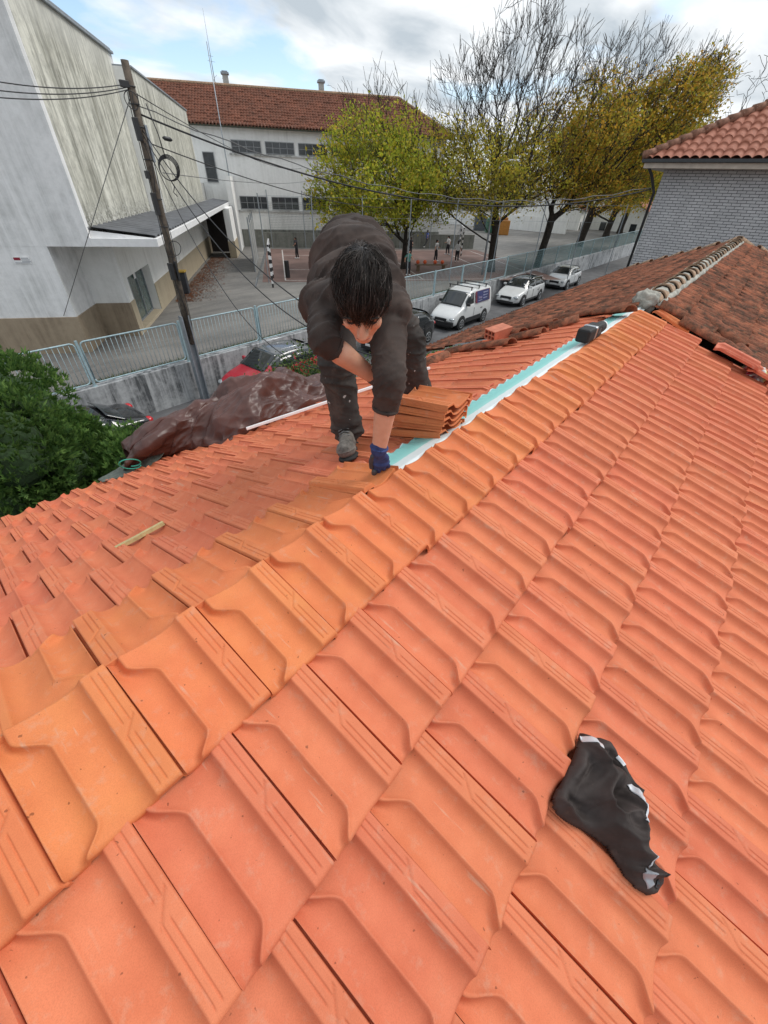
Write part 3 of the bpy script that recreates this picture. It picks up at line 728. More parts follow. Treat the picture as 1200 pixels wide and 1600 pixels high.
# ------------------------------------------------------------------ railings on the retaining wall
rail = empty('metal_railing', (3.51, 13.68, 1.27), label='pale blue barred metal railing along the top of the retaining wall', cat='railing')
PW = 2.95
pm_ = MB()
def rr_frame(mb, x0, x1, z0, z1, r=.022, c=.10):
    pts = [(x0, 0, z0+c), (x0, 0, z1-c), (x0+c*.3, 0, z1-c*.3), (x0+c, 0, z1), (x1-c, 0, z1), (x1-c*.3, 0, z1-c*.3), (x1, 0, z1-c), (x1, 0, z0+c), (x1-c*.3, 0, z0+c*.3), (x1-c, 0, z0), (x0+c, 0, z0), (x0+c*.3, 0, z0+c*.3), (x0, 0, z0+c)]
    mb.tube(pts, r, 8)
rr_frame(pm_, .07, PW-.07, .09, 1.22)
for i in range(1, 21):
    x = .07+(PW-.14)*i/21; pm_.tube([(x, 0, .1), (x, 0, 1.21)], .0075, 5)
pmesh = pm_.mesh('railing_panel', 'fix'); pmesh.materials.append(M['bluesteel'])
postm = MB().box((-.03, -.03, -.05), (.03, .03, 1.27)).box((-.06, -.05, -.02), (.06, .05, .01)).mesh('railing_post'); postm.materials.append(M['bluesteel'])
RINV = Matrix.Translation((-3.51, -13.68, -1.27))
for k in range(-3, 9):
    o = obj('railing_panel', pmesh, None, rail); o.location = (PW*k, 0, 0)
    o = obj('railing_post', postm, None, rail); o.location = (PW*k, 0, 0)
# beyond, the same wall carries a closer-meshed green-grey screen
def meshmat(name, col, sx, sz, thick, alpha_only=True):
    t = MT(name, .5, .3); sp = t.n('ShaderNodeSeparateXYZ'); t.l(t.co('Object'), sp.inputs[0]); t.color(col)
    a = t.math('LESS_THAN', t.math('FRACT', t.math('MULTIPLY', sp.outputs[0], sx)), thick*sx)
    b = t.math('LESS_THAN', t.math('FRACT', t.math('MULTIPLY', sp.outputs[2], sz)), thick*sz)
    m_ = t.math('MAXIMUM', a, b); t.l(m_, t.b.inputs['Alpha']); return t.m
scr = empty('mesh_screen_fence', (30, 13.68, 1.27), label='long blue-green mesh fence on the wall behind the parked white cars', cat='fence')
mmsh = meshmat('green_wire_mesh', (.10, .19, .20), 1/.05, 1/.15, .014)
mb = MB(); x0 = 3.51+PW*9
n_ = 20; step = 3.1
for i in range(n_):
    a = x0+step*i-30
    mb2 = MB().box((a+.02, -.004, .06), (a+step-.02, .004, 1.2)); o = mb2.build('mesh_panel', mmsh, scr)
    MB().box((a-.03, -.03, -.04), (a+.03, .03, 1.28)).build('fence_post', M['bluesteel'], scr)
MB().tube([(x0-30, 0, 1.24), (x0-30+step*n_, 0, 1.24)], .025, 6).build('top_rail', M['bluesteel'], scr, smooth=True)

# ------------------------------------------------------------------ the leaning timber pole with its boxes and cables
ptop = Vector(ony(190, 103, 13.45)); pbot = Vector((6.5, 13.3, 0))
ptop = Vector((6.75, 13.35, 8.12))
pole = empty('utility_pole', pbot, label='weathered wooden cable pole bolted to a steel post in front of the school', cat='utility pole')
def pp(z, ox=0, oy=0): q = z/8.12; p = pbot.lerp(ptop, q)-pbot; return Vector((p.x+ox, p.y+oy, z))
mb = MB(); mb.tube([pp(1.9), pp(4), pp(6), pp(8.12)], [.105, .10, .09, .085], 12); mb.build('timber_shaft', M['wood'], pole, smooth=True)
mb = MB()
for s_ in (-1, 1): mb.box((s_*.105-.02, -.10, -.02), (s_*.105+.02, .10, 2.75))
mb.box((-.09, -.012, 0), (.09, .012, 1.88)); mb.build('steel_post', M['steel'], pole, bevel=.004)
def pbox(z, off, sz, name='junction_box', mat='black'):
    c = pp(z)+Vector(off); h = Vector(sz)/2; MB().box(c-h, c+h).build(name, M[mat], pole, bevel=.008)
pbox(6.95, (-.14, -.10, 0), (.10, .12, .42)); pbox(5.5, (-.14, -.10, 0), (.10, .12, .48)); pbox(6.1, (-.13, -.02, 0), (.09, .1, .16)); pbox(3.95, (-.16, -.12, 0), (.10, .14, .42)); pbox(3.95, (-.02, -.16, 0), (.06, .06, .5))
pbox(7.72, (-.16, -.05, 0), (.20, .08, .12)); pbox(6.7, (.11, -.05, 0), (.06, .07, .7), 'cable_duct', 'steel')
for z in (7.7, 7.4, 7.0, 6.4, 5.6, 5.0, 4.3): 
    mb = MB(); c = pp(z); mb.tube([c+Vector((.10*math.cos(a), .10*math.sin(a), 0)) for a in np.linspace(0, 2*math.pi, 13)], .012, 4); mb.build('strap', M['cable'], pole)
def sag(p, q, s, n=24, wob=0):
    p = Vector(p); q = Vector(q); return [p.lerp(q, i/n)+Vector((0, 0, -4*s*(i/n)*(1-i/n))) for i in range(n+1)]
# cables wound down the pole
mb = MB()
for k in range(4):
    pts = [pp(7.6-.22*i)+Vector((.12*math.cos(k*1.4+.5*math.sin(i*.8+k)), .12*math.sin(k*1.4+.5*math.sin(i*.8+k)), 0)) for i in range(26)]
    mb.tube(pts, .010, 4)
mb.build('cable_run', M['cable'], pole, smooth=True)
for z, rad in ((7.55, .16), (4.6, .17)):
    mb = MB(); c = pp(z)+Vector((-.12 if z > 5 else .1, -.12, -.1)); tiltv = [c+Vector((rad*math.cos(a), -.02*math.sin(a*2), rad*math.sin(a))) for a in np.linspace(0, 2*math.pi, 25)]
    mb.tube(tiltv, .010, 5); mb.build('cable_loop', M['cable'], pole, smooth=True)
def cable(pts, r, label, group=None, mat='cable'):
    o = MB().tube(pts, r, 5).build('cable', M[mat], None, True); return tag(o, label, 'cable', group)
PT = lambda z, ox=0, oy=0: pp(z, ox, oy)+pbot
# left-going spans
for (y, z, lab) in ((115, 7.75, 'uppermost of the cables running from the pole top out past the left edge'), (135, 7.70, 'middle cable of those leaving the pole top towards the left'), (148, 7.66, 'lowest cable of those leaving the pole top towards the left')):
    e = ony(-60, y+(2 if z == 7.75 else -2), 12.2); cable(sag(PT(z), e, .12), .010, lab, 'cables going left from the pole')
# right-going heavy bundle to the brick house
e1 = Vector((20.9, 4.45, 6.2))
cable(sag(PT(7.25), e1, 1.05, 40), .021, 'thick cable bundle sagging across the trees from the pole to the brick house')
cable([p+Vector((0, 0, .07+.03*math.sin(i*1.7))) for i, p in enumerate(sag(PT(7.32), e1, 1.0, 40))], .012, 'thin cable riding just above the thick bundle across the trees', mat='cable2')
f1 = Vector(S(8.8, 30, 8.9)); cable(sag(PT(7.62), Vector(S(9.4, 29.9, 6.9)), .5, 30), .012, 'thin cable from the pole top to the upper windows of the school')
cable(sag(PT(6.75), Vector(onx(620, 325, 22.0)), .35, 30), .014, 'cable descending right from mid pole across the white facade')
ce = PT(6.15, .25, -.1)
cable(sag(ce, Vector(S(10.5, 29.9, 6.2)), .25, 30), .010, 'faint cable starting at the dark splice sleeve right of the pole', mat='cable2')
thing('cable_splice', MB().tube([ony(254, 215, 13.2), ony(257, 216, 13.2), ony(266, 218, 13.2), ony(269, 219, 13.2)], [.02, .045, .045, .02], 8), M['black'], 'dark splice sleeve hanging on a thin cable right of the pole', 'cable splice', smooth=True)
# drop cables to the house eaves, with a hanging coil
h1 = Vector((5.25, 3.93, 4.0)); h2 = Vector((4.9, 3.93, 4.0))
dpt = sag(PT(7.0), h1, .75, 40)
cable(dpt, .013, 'heavier drop cable slanting from the pole down to the eaves behind the man')
cable(sag(PT(6.9), h2, 1.0, 40), .012, 'second drop cable hanging lower beside the heavier one')
cable(sag(PT(6.8), h2+Vector((-.2, 0, 0)), 1.9, 40), .010, 'slackest drop cable sagging over the barred railing')
cc_ = Vector(ony(263, 265, 11.9)); mb = MB()
for k in range(4):
    rr = .19+.012*k; off = Vector((.015*k, .01*k, .01*k)); mb.tube([cc_+off+Vector((rr*math.cos(a)*.78, -rr*math.cos(a)*.62, rr*math.sin(a)*1.05)) for a in np.linspace(0, 2*math.pi, 31)], .011, 5)
mb.tube([cc_+Vector((0, 0, -.2)), cc_+Vector((.05, 0, -.32)), cc_+Vector((.0, 0, -.42)), cc_+Vector((.07, 0, -.5))], .012, 5); mb.tube([cc_+Vector((0, 0, .2)), cc_+Vector((-.04, 0, .6)), cc_+Vector((-.1, .1, 1.1))], .012, 5)
thing('cable_coil', mb, M['cable'], 'round coil of spare black cable hanging beside the pole', 'cable coil', smooth=True)
cable([PT(7.5, -.08), Vector(S(-.35, -.04, 2.4))], .010, 'straight thin stay wire from pole top down to the hall front', mat='cable2')

# ------------------------------------------------------------------ yard furniture
b0 = S(1.62, 9.6, 1.2)
bn = empty('litter_bin', b0, (0, 0, SA), 'dark grey litter bin with yellow rim against the hall plinth', 'bin')
MB().prism([(-.24, -.24, 0), (.24, -.24, 0), (.24, .24, 0), (-.24, .24, 0)], (0, 0, 1.0)).build('bin_body', flat('bin_grey', (.035, .04, .05), .6), bn, bevel=.03)
MB().box((-.28, -.28, 1.0), (.28, .28, 1.07)).build('bin_rim', flat('bin_yellow', (.40, .26, .04), .6), bn, bevel=.02)
q = onz(450, 434, 1.2); thing('bollard', MB().box((q[0]-.11, q[1]-.11, 1.2), (q[0]+.11, q[1]+.11, 2.15)), M['black'], 'short black bollard left of the crouching man', 'bollard', bevel=.02)
def goal(p0, dirx, label):
    g = empty('football_goal', p0, (0, 0, math.atan2(dirx.y, dirx.x)), label, 'goal')
    for x in (0, 3.0):
        for i in range(10): pass
        segs = [(x, 0, .2*i) for i in range(11)]
        for i in range(10): MB().box((x-.04, -.04, .2*i), (x+.04, .04, .2*i+.2)).build('post_band', M['white'] if i % 2 else M['black'], g) if False else None
        o = MB()
        for i in range(10): o.box((x-.05, -.05, .2*i), (x+.05, .05, .2*(i+1)), i % 2)
        o.build('goal_post', [M['black'], M['white']], g)
    o = MB()
    for i in range(14): o.box((-.05+3.1*i/14, -.045, 2.0), (-.05+3.1*(i+1)/14, .045, 2.09), i % 2)
    o.build('crossbar', [M['black'], M['white']], g)
    MB().tube([(0, 0, 2.0), (0, 1.0, 0)], .02, 5).tube([(3, 0, 2.0), (3, 1.0, 0)], .02, 5).tube([(0, 1, .03), (3, 1, .03)], .02, 5).build('goal_stay', M['steel'], g)
gl = Vector(onz(427, 425, 1.2)); goal(S((gl-SO).dot(Vector((math.cos(SA), math.sin(SA), 0))), 10.9, 1.2), (S(0, 1, 0)-S(0, 0, 0)).normalized(), 'football goal with black and white posts behind the grey net panel')
goal(Vector(onz(720, 400, 1.2)), (S(.3, 1, 0)-S(0, 0, 0)).normalized(), 'football goal with banded posts beyond the second tree')
# side net panel and tall poles round the court
netm = meshmat('court_net', (.25, .27, .26), 1/.12, 1/.12, .012)
p0 = Vector(onz(399, 425, 1.2)); p1 = S(5.35, 18, 1.2)
for a, b, lab in ((p0, p0+(S(0, 6.2, 0)-S(0, 0, 0)), 'grey ball-stop panel at the left end of the court'),):
    f_ = empty('ball_stop_fence', a, (0, 0, math.atan2((b-a).y, (b-a).x)), lab, 'fence'); L_ = (b-a).length
    MB().box((0, -.01, 0), (L_, .01, 2.6)).build('net_panel', flat('grey_sheet', (.36, .37, .36), .7, var=.2, scale=3), f_)
    for i in range(4): MB().tube([(L_*i/3, 0, 0), (L_*i/3, 0, 3.0)], .04, 6).build('fence_post', M['steel'], f_)
cf_ = empty('court_fence', S(6.2, 28.6, 1.2), (0, 0, SA), 'tall fine wire ball-stop fence between the court and the white facade', 'fence')
MB().box((0, -.006, 0), (21, .006, 3.4)).build('wire_net', netm, cf_)
for i in range(8): MB().tube([(3*i, 0, 0), (3*i, 0, 4.2)], .035, 6).build('fence_post', M['steel'], cf_)
cf2 = empty('court_fence', S(6.0, 12.3, 1.2), (0, 0, SA), 'row of tall thin poles with wire along the near side of the court', 'fence')
for i in range(9): MB().tube([(2.9*i, 0, 0), (2.9*i, 0, 4.3)], .03, 6).build('fence_post', M['steel'], cf2)
MB().tube([(0, 0, 4.2), (23.2, 0, 4.2)], .008, 4).tube([(0, 0, 3.3), (23.2, 0, 3.3)], .006, 4).build('wire', M['steel'], cf2)
thing('low_wall', MB().prism([S(5.5, 29.2, 1.15), S(26, 29.2, 1.15), S(26, 29.5, 1.15), S(5.5, 29.5, 1.15)], (0, 0, 1.2)), M['grime'], 'low mossy concrete wall along the far side of the court', 'wall')
# bench beam with orange balls
a = onz(648, 424, 1.2); b = onz(697, 424, 1.2); a = Vector(a); b = Vector(b)
thing('bench', MB().bar(a+Vector((0, 0, .42)), b+Vector((0, 0, .42)), .3, .07).bar(a+(b-a)*.1, a+(b-a)*.1+Vector((0, 0, .4)), .25, .08, (1, 0, 0)).bar(a+(b-a)*.9, a+(b-a)*.9+Vector((0, 0, .4)), .25, .08, (1, 0, 0)), flat('bench_wood', (.16, .11, .07), .8), 'low wooden bench holding orange balls at the edge of the court', 'bench')
om = flat('orange_rubber', (.62, .10, .03), .6)
for i, (q, lab) in enumerate(((.08, 'leftmost orange ball on the low bench'), (.3, 'second orange ball from the left on the low bench'), (.62, 'third orange ball from the left on the low bench'), (.85, 'rightmost orange ball on the low bench'))):
    c = a.lerp(b, q)+Vector((0, 0, .585)); bm = bmesh.new(); bmesh.ops.create_uvsphere(bm, u_segments=14, v_segments=9, radius=.13)
    for v_ in bm.verts: v_.co += c
    me = bpy.data.meshes.new('ball'); bm.to_mesh(me); bm.free(); me.polygons.foreach_set('use_smooth', [True]*len(me.polygons)); tag(obj('ball', me, om), lab, 'ball', 'orange balls on the bench')
# lamp post in the yard
lp = Vector((30.2, 15.5, 1.2)); tp = Vector(ony(777, 258, 15.5))
lamp = empty('lamp_post', lp, label='tall grey street lamp in front of the forked tree trunk', cat='street lamp')
MB().tube([(0, 0, 0), (0, 0, 3), (.0, 0, tp.z-1.2)], [.075, .06, .045], 8).tube([(0, 0, tp.z-1.2), (.12, -.2, tp.z-1.02), (.4, -.6, tp.z-.95)], .035, 6).build('lamp_column', M['steel'], lamp, smooth=True)
MB().bar((.3, -.45, tp.z-.95), (.65, -.95, tp.z-.93), .22, .10).build('lamp_head', M['white'], lamp, bevel=.03)
a = Vector(ony(951, 413, 14.2)); thing('service_pole', MB().tube([(a.x, a.y, 0), (a.x, a.y, 8.4)], [.12, .08], 8), M['black'], 'dark slim pole on the street near the far end of the mesh fence', 'utility pole', smooth=True)

# ------------------------------------------------------------------ grey brick house
bx0 = 21.9; by1 = 4.42
bh = empty('brick_house', (bx0, by1, 0), label='grey brick house with red tiled roof at the right edge', cat='house')
t = MT('grey_brick', .85); co_ = t.co('Object'); cx_ = t.n('ShaderNodeCombineXYZ'); sx = t.n('ShaderNodeSeparateXYZ'); t.l(co_, sx.inputs[0])
t.l(t.math('ADD', sx.outputs[0], sx.outputs[1]), cx_.inputs[0]); t.l(sx.outputs[2], cx_.inputs[1])
bt = t.n('ShaderNodeTexBrick'); t.l(cx_.outputs[0], bt.inputs['Vector']); bt.inputs['Scale'].default_value = 1; bt.inputs['Brick Width'].default_value = .27; bt.inputs['Row Height'].default_value = .088; bt.inputs['Mortar Size'].default_value = .009
bt.inputs['Color1'].default_value = (.43, .435, .45, 1); bt.inputs['Color2'].default_value = (.50, .505, .52, 1); bt.inputs['Mortar'].default_value = (.10, .10, .11, 1); bt.inputs['Mortar Smooth'].default_value = .2
t.color(t.mix(1.0, bt.outputs[0], t.ramp(t.noise(co_, 1.2, 6), [(.3, .85), (.7, 1.08)]), 'MULTIPLY'))
bp = t.n('ShaderNodeBump'); bp.invert = True; bp.inputs['Strength'].default_value = .6; bp.inputs['Distance'].default_value = .01; t.l(bt.outputs[1], bp.inputs['Height']); t.l(bp.outputs[0], t.b.inputs['Normal'])
MB().box((0, -12, 0), (10, 0, 6.95)).build('wall', t.m, bh)
MB().box((-.62, -12.6, 6.80), (10.6, .62, 6.96)).build('eave_fascia', flat('cream_fascia', (.46, .40, .34), .7), bh, bevel=.01)
MB().box((-.72, -12.7, 6.962), (10.7, .72, 7.06)).build('gutter', flat('dark_gutter', (.035, .04, .045), .5), bh, bevel=.01)
pa = R(28)
M['brickroof'] = clay('weathered_red_roof', (.27, .10, .06), (.40, .16, .10), (.32, .15, .10), (.10, .07, .05))
rs = corrug('roof', (-.7, .7, 7.07), (0, -1, 0), (math.cos(pa), 0, math.sin(pa)), 13.4, 6.2, .30, .085, .42, -.03, M['brickroof'], spp=10, jit=.006, clip=lambda p: p[1] < .7-(p[0]+.7)+.05 and p[1] > -12.7+(p[0]+.7)); rs.parent = bh
rs = corrug('roof', (-.7, .7, 7.07), (1, 0, 0), (0, -math.cos(pa), math.sin(pa)), 11.4, 6.2, .30, .085, .42, -.03, M['brickroof'], spp=10, jit=.006, clip=lambda p: (p[0]+.7) > (.7-p[1])-.05); rs.parent = bh
MB().add([(-.6, .6, 7.0), (10.6, .6, 7.0), (10.6, -12.6, 7.0), (-.6, -12.6, 7.0), (5, -5, 9.9), (6, -6.5, 9.9)], [(0, 1, 4), (1, 2, 5, 4), (2, 3, 5), (3, 0, 4, 5)]).build('roof_underlay', M['brickroof'], bh)
mb = MB()
for i in range(16):
    q = i*.42; p = Vector((-.7+q*.707*math.cos(pa)*1.05, .7-q*.707*math.cos(pa)*1.05, 7.16+q*.707*math.sin(pa)*1.05)); q2 = (i+1.12)*.42; p2 = Vector((-.7+q2*.707*math.cos(pa)*1.05, .7-q2*.707*math.cos(pa)*1.05, 7.13+q2*.707*math.sin(pa)*1.05))
    mb.tube([p, p2], [.14, .11], 10)
mb.build('hip_ridge', flat('hip_cap_clay', (.24, .12, .08), .9, var=.4, scale=8), bh, smooth=True)
MB().tube([(-.55, .55, 6.95), (-.3, .3, 6.6), (-.02, .08, 6.1), (-.02, .08, 0)], .05, 8).build('downpipe', M['black'], bh, smooth=True)

# ------------------------------------------------------------------ small houses at the end of the street
def small_house(x, y, w, d, h, rh, rot, label, wall, roofm, z=0):
    g = empty('cottage', (x, y, z), (0, 0, rot), label, 'house')
    MB().box((-w/2, -d/2, 0), (w/2, d/2, h)).add([(-w/2, -d/2, h), (-w/2, d/2, h), (-w/2, 0, h+rh)], [(0, 1, 2)]).add([(w/2, -d/2, h), (w/2, d/2, h), (w/2, 0, h+rh)], [(0, 1, 2)]).build('wall', wall, g)
    e = .4; sl_ = math.atan2(rh, d/2); L_ = math.hypot(rh, d/2)+e
    for sgn in (1, -1):
        o = corrug('roof', (-w/2-e, 0, h+rh+.12), (1, 0, 0), (0, sgn*math.cos(sl_), -math.sin(sl_)), w+2*e, L_, .3, .06, .45, .03, roofm, spp=5); o.parent = g
    for i in range(4):
        x0_ = -w/2+w*(i+.5)/4; ww = MB().box((x0_-.45, -d/2-.03, 1.0), (x0_+.45, -d/2-.002, 2.2)).build('window', fglass, g); MB().box((x0_-.5, -d/2-.06, .93), (x0_+.5, -d/2-.031, 1.0)).build('sill', M['white'], ww)
    for y0_ in (-d/4, d/4):
        MB().box((-w/2-.03, y0_-.45, 1.0), (-w/2-.002, y0_+.45, 2.3)).build('window', fglass, g)
small_house(90, 20.5, 14, 9, 3.4, 2.2, 0, 'small white cottage with red roof at the far end of the street', M['white_wall'], M['brickroof'], 0)
small_house(84, 31, 12, 10, 3.8, 2.4, R(8), 'pale gabled cottage seen between the tree trunks', M['white_wall'], M['farroof'], 0)
thing('boundary_wall', MB().box((70, 24, 0), (70.3, 62, 3.0)), M['white_wall'], 'pale boundary wall closing the far side of the school yard', 'wall')
mb = MB(); mb.box((40, 62, 0), (150, 62.4, 3.0)); thing('boundary_wall', mb, M['grime'], 'grey wall along the distant side of the school yard', 'wall')
for (x, y, c, lab, mname) in ((62, 31.5, (.02, .12, .07), 'green recycling container beyond the second goal', 'container_green'), (60.5, 29.3, (.40, .17, .03), 'orange recycling container partly behind a tree trunk', 'container_orange'), (63.5, 34.2, (.04, .05, .07), 'dark blue recycling container left of the green one', 'container_blue')):
    g = empty('recycling_container', (x, y, 1.2), (0, 0, R(35)), lab, 'container', 'recycling containers in the yard'); mm_ = flat(mname, c, .6)
    MB().prism([(-.9, -.9, 0), (.9, -.9, 0), (.8, .8, 0), (-.8, .8, 0)], (0, 0, 1.6)).build('container_body', mm_, g, bevel=.08)
    MB().prism([(-.6, -.6, 1.6), (.6, -.6, 1.6), (.5, .5, 1.6), (-.5, .5, 1.6)], (0, 0, .3)).build('container_lid', mm_, g, bevel=.08)
# low garden wall stubs by the house front
for x, lab in ((16.2, 'pale block on the garden wall nearest the white van'), (21.2, 'pale block on the garden wall below the white estate car')):
    thing('garden_wall', MB().box((x, 6.6, 0), (x+1.9, 7.0, 1.0)).box((x-.06, 6.55, 1.0), (x+1.96, 7.05, 1.07)), M['white_wall'], lab, 'wall', bevel=.01)
# ------------------------------------------------------------------ parked cars (all nose towards -X, local x runs nose to tail)
M['tlight'] = flat('tail_light_red', (.45, .01, .015), .2, spec=.7)
M['hlight'] = flat('headlight_clear', (.42, .45, .47), .12, .4, spec=.8)
def paint(name, c, rough=.22):
    t = MT(name, rough, 0, .6); t.color(t.mix(t.ramp(t.noise(t.co('Object'), 3, 6), [(.4, 0), (.7, .5)]), c, tuple(x*.86+.012 for x in c))); t.b.inputs['Coat Weight'].default_value = .6; t.b.inputs['Coat Roughness'].default_value = .08; return t.m
def make_car(name, label, cat, x0, yc, W, st, paintm, ws, rw, side, wheels, rroof=None, group='cars parked along the retaining wall', wr=.31, rimm='chrome', lower=None):
    # st: stations (x, zb, zbelt, ztop, w, wt) ; ws=(i,j) windscreen stations, rw=(i,j) rear-window stations ; side=list of (xa, xb) side windows
    g = empty(name, (x0, yc, 0), label=label, cat=cat, group=group)
    H = W/2
    def ring(s):
        x, zb, zt, zr, w_, wt = s; w_ *= H; wt *= H; zm = zb+(zt-zb)*.55
        cab = zr-zt > .12
        if cab: return [(w_*.84, zb), (w_*.975, zb+.07), (w_, zm), (w_*.965, zt-.03), (w_*.94, zt), (wt, zr-.055), (wt*.90, zr-.012), (0, zr+.02)]
        return [(w_*.84, zb), (w_*.975, zb+.07), (w_, zm), (w_*.96, zt-.06), (w_*.88, zt-.012), (w_*.72, zt+.004), (w_*.5, zt+.012), (0, zt+.02)]
    rings = [ring(s) for s in st]; n = len(rings[0]); V = []; 
    for s, r in zip(st, rings):
        V += [(s[0], -y, z) for y, z in r]+[(s[0], y, z) for y, z in r[-2::-1]]
    k = 2*n-1; F = [(i*k+j, (i+1)*k+j, (i+1)*k+j+1, i*k+j+1) for i in range(len(st)-1) for j in range(k-1)]
    F += [(i*k, i*k+k-1, (i+1)*k+k-1, (i+1)*k) for i in range(len(st)-1)]+[tuple(range(k))[::-1], tuple((len(st)-1)*k+j for j in range(k))]
    mb = MB().add(V, F)
    if rroof is not None:
        for i in range(len(st)-1):
            if st[i][3]-st[i][2] > .12 and st[i+1][3]-st[i+1][2] > .12:
                for j in range(k-1):
                    if n-3 <= j <= n: mb.mi[i*(k-1)+j] = 1
    o = mb.build('body', [paintm] if rroof is None else [paintm, rroof], g, 'fix'); 
    es = o.modifiers.new('s', 'SUBSURF'); es.levels = 2; es.render_levels = 2
    def RI(x, j, sgn=1):           # point on lattice line j at x
        for a in range(len(st)-1):
            if st[a][0] <= x <= st[a+1][0]+1e-6:
                q = (x-st[a][0])/(st[a+1][0]-st[a][0]); y = rings[a][j][0]*(1-q)+rings[a+1][j][0]*q; z = rings[a][j][1]*(1-q)+rings[a+1][j][1]*q
                return Vector((x, sgn*y, z))
    # screens: sheet across the car between two stations
    def screen(i, j, nm, out):
        mb = MB(); nn = 8
        for a in range(nn+1):
            q = .08+.84*a/nn; x = st[i][0]*(1-q)+st[j][0]*q
            zc = rings[i][7][1]*(1-q)+rings[j][7][1]*q; ye = (rings[i][5][0] if st[i][3]-st[i][2] > .12 else rings[i][4][0]*.96)*(1-q)+(rings[j][5][0] if st[j][3]-st[j][2] > .12 else rings[j][4][0]*.96)*q
            for b in range(-4, 5): mb.v.append((x+out*(.02+.03*(1-(b/4)**2)), ye*.93*b/4, zc+.028-.03*(abs(b)/4)**2))
        mb.f = [(a*9+b, (a+1)*9+b, (a+1)*9+b+1, a*9+b+1) for a in range(nn) for b in range(8)]; mb.mi = [0]*len(mb.f)
        s_ = mb.build(nm, M['glass'], g, 'fix'); md = s_.modifiers.new('t', 'SOLIDIFY'); md.thickness = .012
    screen(*ws, 'windscreen', -1)
    if rw: screen(*rw, 'rear_window', 1)
    for xa, xb in side:
        for sgn in (-1, 1):
            mb = MB(); nn = 8
            for a in range(nn+1):
                x = xa+(xb-xa)*a/nn; b0 = RI(x, 4, sgn); b1 = RI(x, 5, sgn)
                ii = max(q for q in range(len(st)) if st[q][0] <= x+1e-6); 
                for q in (.10, .5, .90):
                    p = b0.lerp(b1, q); p.y += sgn*.014; mb.v.append(p[:])
            mb.f = [(a*3+b, (a+1)*3+b, (a+1)*3+b+1, a*3+b+1) for a in range(nn) for b in range(2)]; mb.mi = [0]*len(mb.f)
            s_ = mb.build('side_window', M['glass'], g, 'fix'); md = s_.modifiers.new('t', 'SOLIDIFY'); md.thickness = .01
    for x in wheels:
        for sgn in (-1, 1):
            hw = H*.985
            MB().tube([(x, sgn*(hw-.22), wr+.03), (x, sgn*(hw+.004), wr+.03)], wr+.065, 28).build('wheel_arch', M['black'], g)
            wo = empty('wheel', (x, sgn*(hw-.09), wr)); wo.parent = g
            MB().tube([(0, -.09, 0), (0, -.105, 0)], [wr*.92, wr*.9], 24).tube([(0, -.1, 0), (0, .1, 0)], wr, 28).build('tyre', M['rubber'], wo, bevel=.02)
            rm = MB()
            for a in range(5):
                an = 2*math.pi*a/5+x; rm.bar((0, sgn*.116, 0), (math.cos(an)*wr*.62, sgn*.116, math.sin(an)*wr*.62), .05, .02, up=(0, 1, 0))
            pts = [(math.cos(a)*wr*.64, sgn*.11, math.sin(a)*wr*.64) for a in np.linspace(0, 2*math.pi, 21)]; rm.tube(pts, .018, 5); rm.build('rim', M[rimm], wo)
    # lights, grille, plates, mirrors, sills, bumper
    zf = st[1][2]; xf = st[0][0]
    for sgn in (-1, 1):
        lump('headlight', (xf+.17, sgn*H*.70, zf-.085), (.16, H*.19, .075), M['hlight'], 0, .02, parent=g)
        lump('tail_light', (st[-1][0]-.13, sgn*H*.70, st[-2][2]-.15), (.12, H*.15, .10), M['tlight'], 0, .02, parent=g)
        xm = st[ws[0]][0]+.42; p = RI(xm, 4, sgn); MB().box((xm-.06, p.y-.02 if sgn > 0 else p.y-.18, p.z+.03), (xm+.06, p.y+.18 if sgn > 0 else p.y+.02, p.z+.16)).build('mirror', paintm if lower is None else M['black'], g, bevel=.03)
        mb = MB(); mid = (wheels[0]+wheels[1])/2
        mb.box((wheels[0]+.42, sgn*(H*.985)-.01, .30), (wheels[1]-.42, sgn*(H*.985)+.012, .38 if lower is None else lower)); mb.build('sill_trim', M['black'], g, bevel=.005)
        mb = MB()
        for x in (mid-.02, mid+.95, mid-.98):
            if x < wheels[1]-.3 and x > wheels[0]+.3: mb.box((x-.006, sgn*H*.992-.006, .42), (x+.006, sgn*H*.992+.012, st[3][2]-.08))
        mb.box((mid+.7, sgn*H*.99-.02, st[3][2]-.2), (mid+.88, sgn*H*.99+.03, st[3][2]-.17)); mb.build('door_seam', M['black'], g)
    MB().box((xf-.03, -H*.42, .46), (xf+.06, H*.42, .62)).build('grille', M['black'], g, bevel=.02)
    MB().box((xf-.035, -H*.62, .20), (xf+.05, H*.62, .34)).build('bumper_intake', M['black'], g, bevel=.02)
    MB().box((xf-.055, -.26, .37), (xf-.035, .26, .48)).build('number_plate', M['white'], g, bevel=.003)
    MB().box((st[-1][0]+.005, -.26, .5), (st[-1][0]+.03, .26, .61)).build('number_plate', M['white'], g, bevel=.003)
    return g
def hatch(L, h, belt=.93, nose=.55):
    k = L/4.05
    return [(0, .26, .50, .50, .66, .5), (.10*k, .20, .66, .66, .84, .6), (.45*k, .19, .80, .80, .95, .7), (.98*k, .18, belt, belt+.02, .985, .8), (1.30*k, .18, belt+.01, belt+.27, .99, .78), (1.80*k, .18, belt+.02, h-.03, 1.0, .74), (2.55*k, .18, belt+.04, h, 1.0, .75), (3.30*k, .18, belt+.07, h-.06, .985, .71), (3.62*k, .2, belt+.08, h-.22, .95, .68), (3.92*k, .24, belt+.0, belt+.1, .88, .7), (4.05*k, .3, belt-.22, belt-.22, .78, .6)]
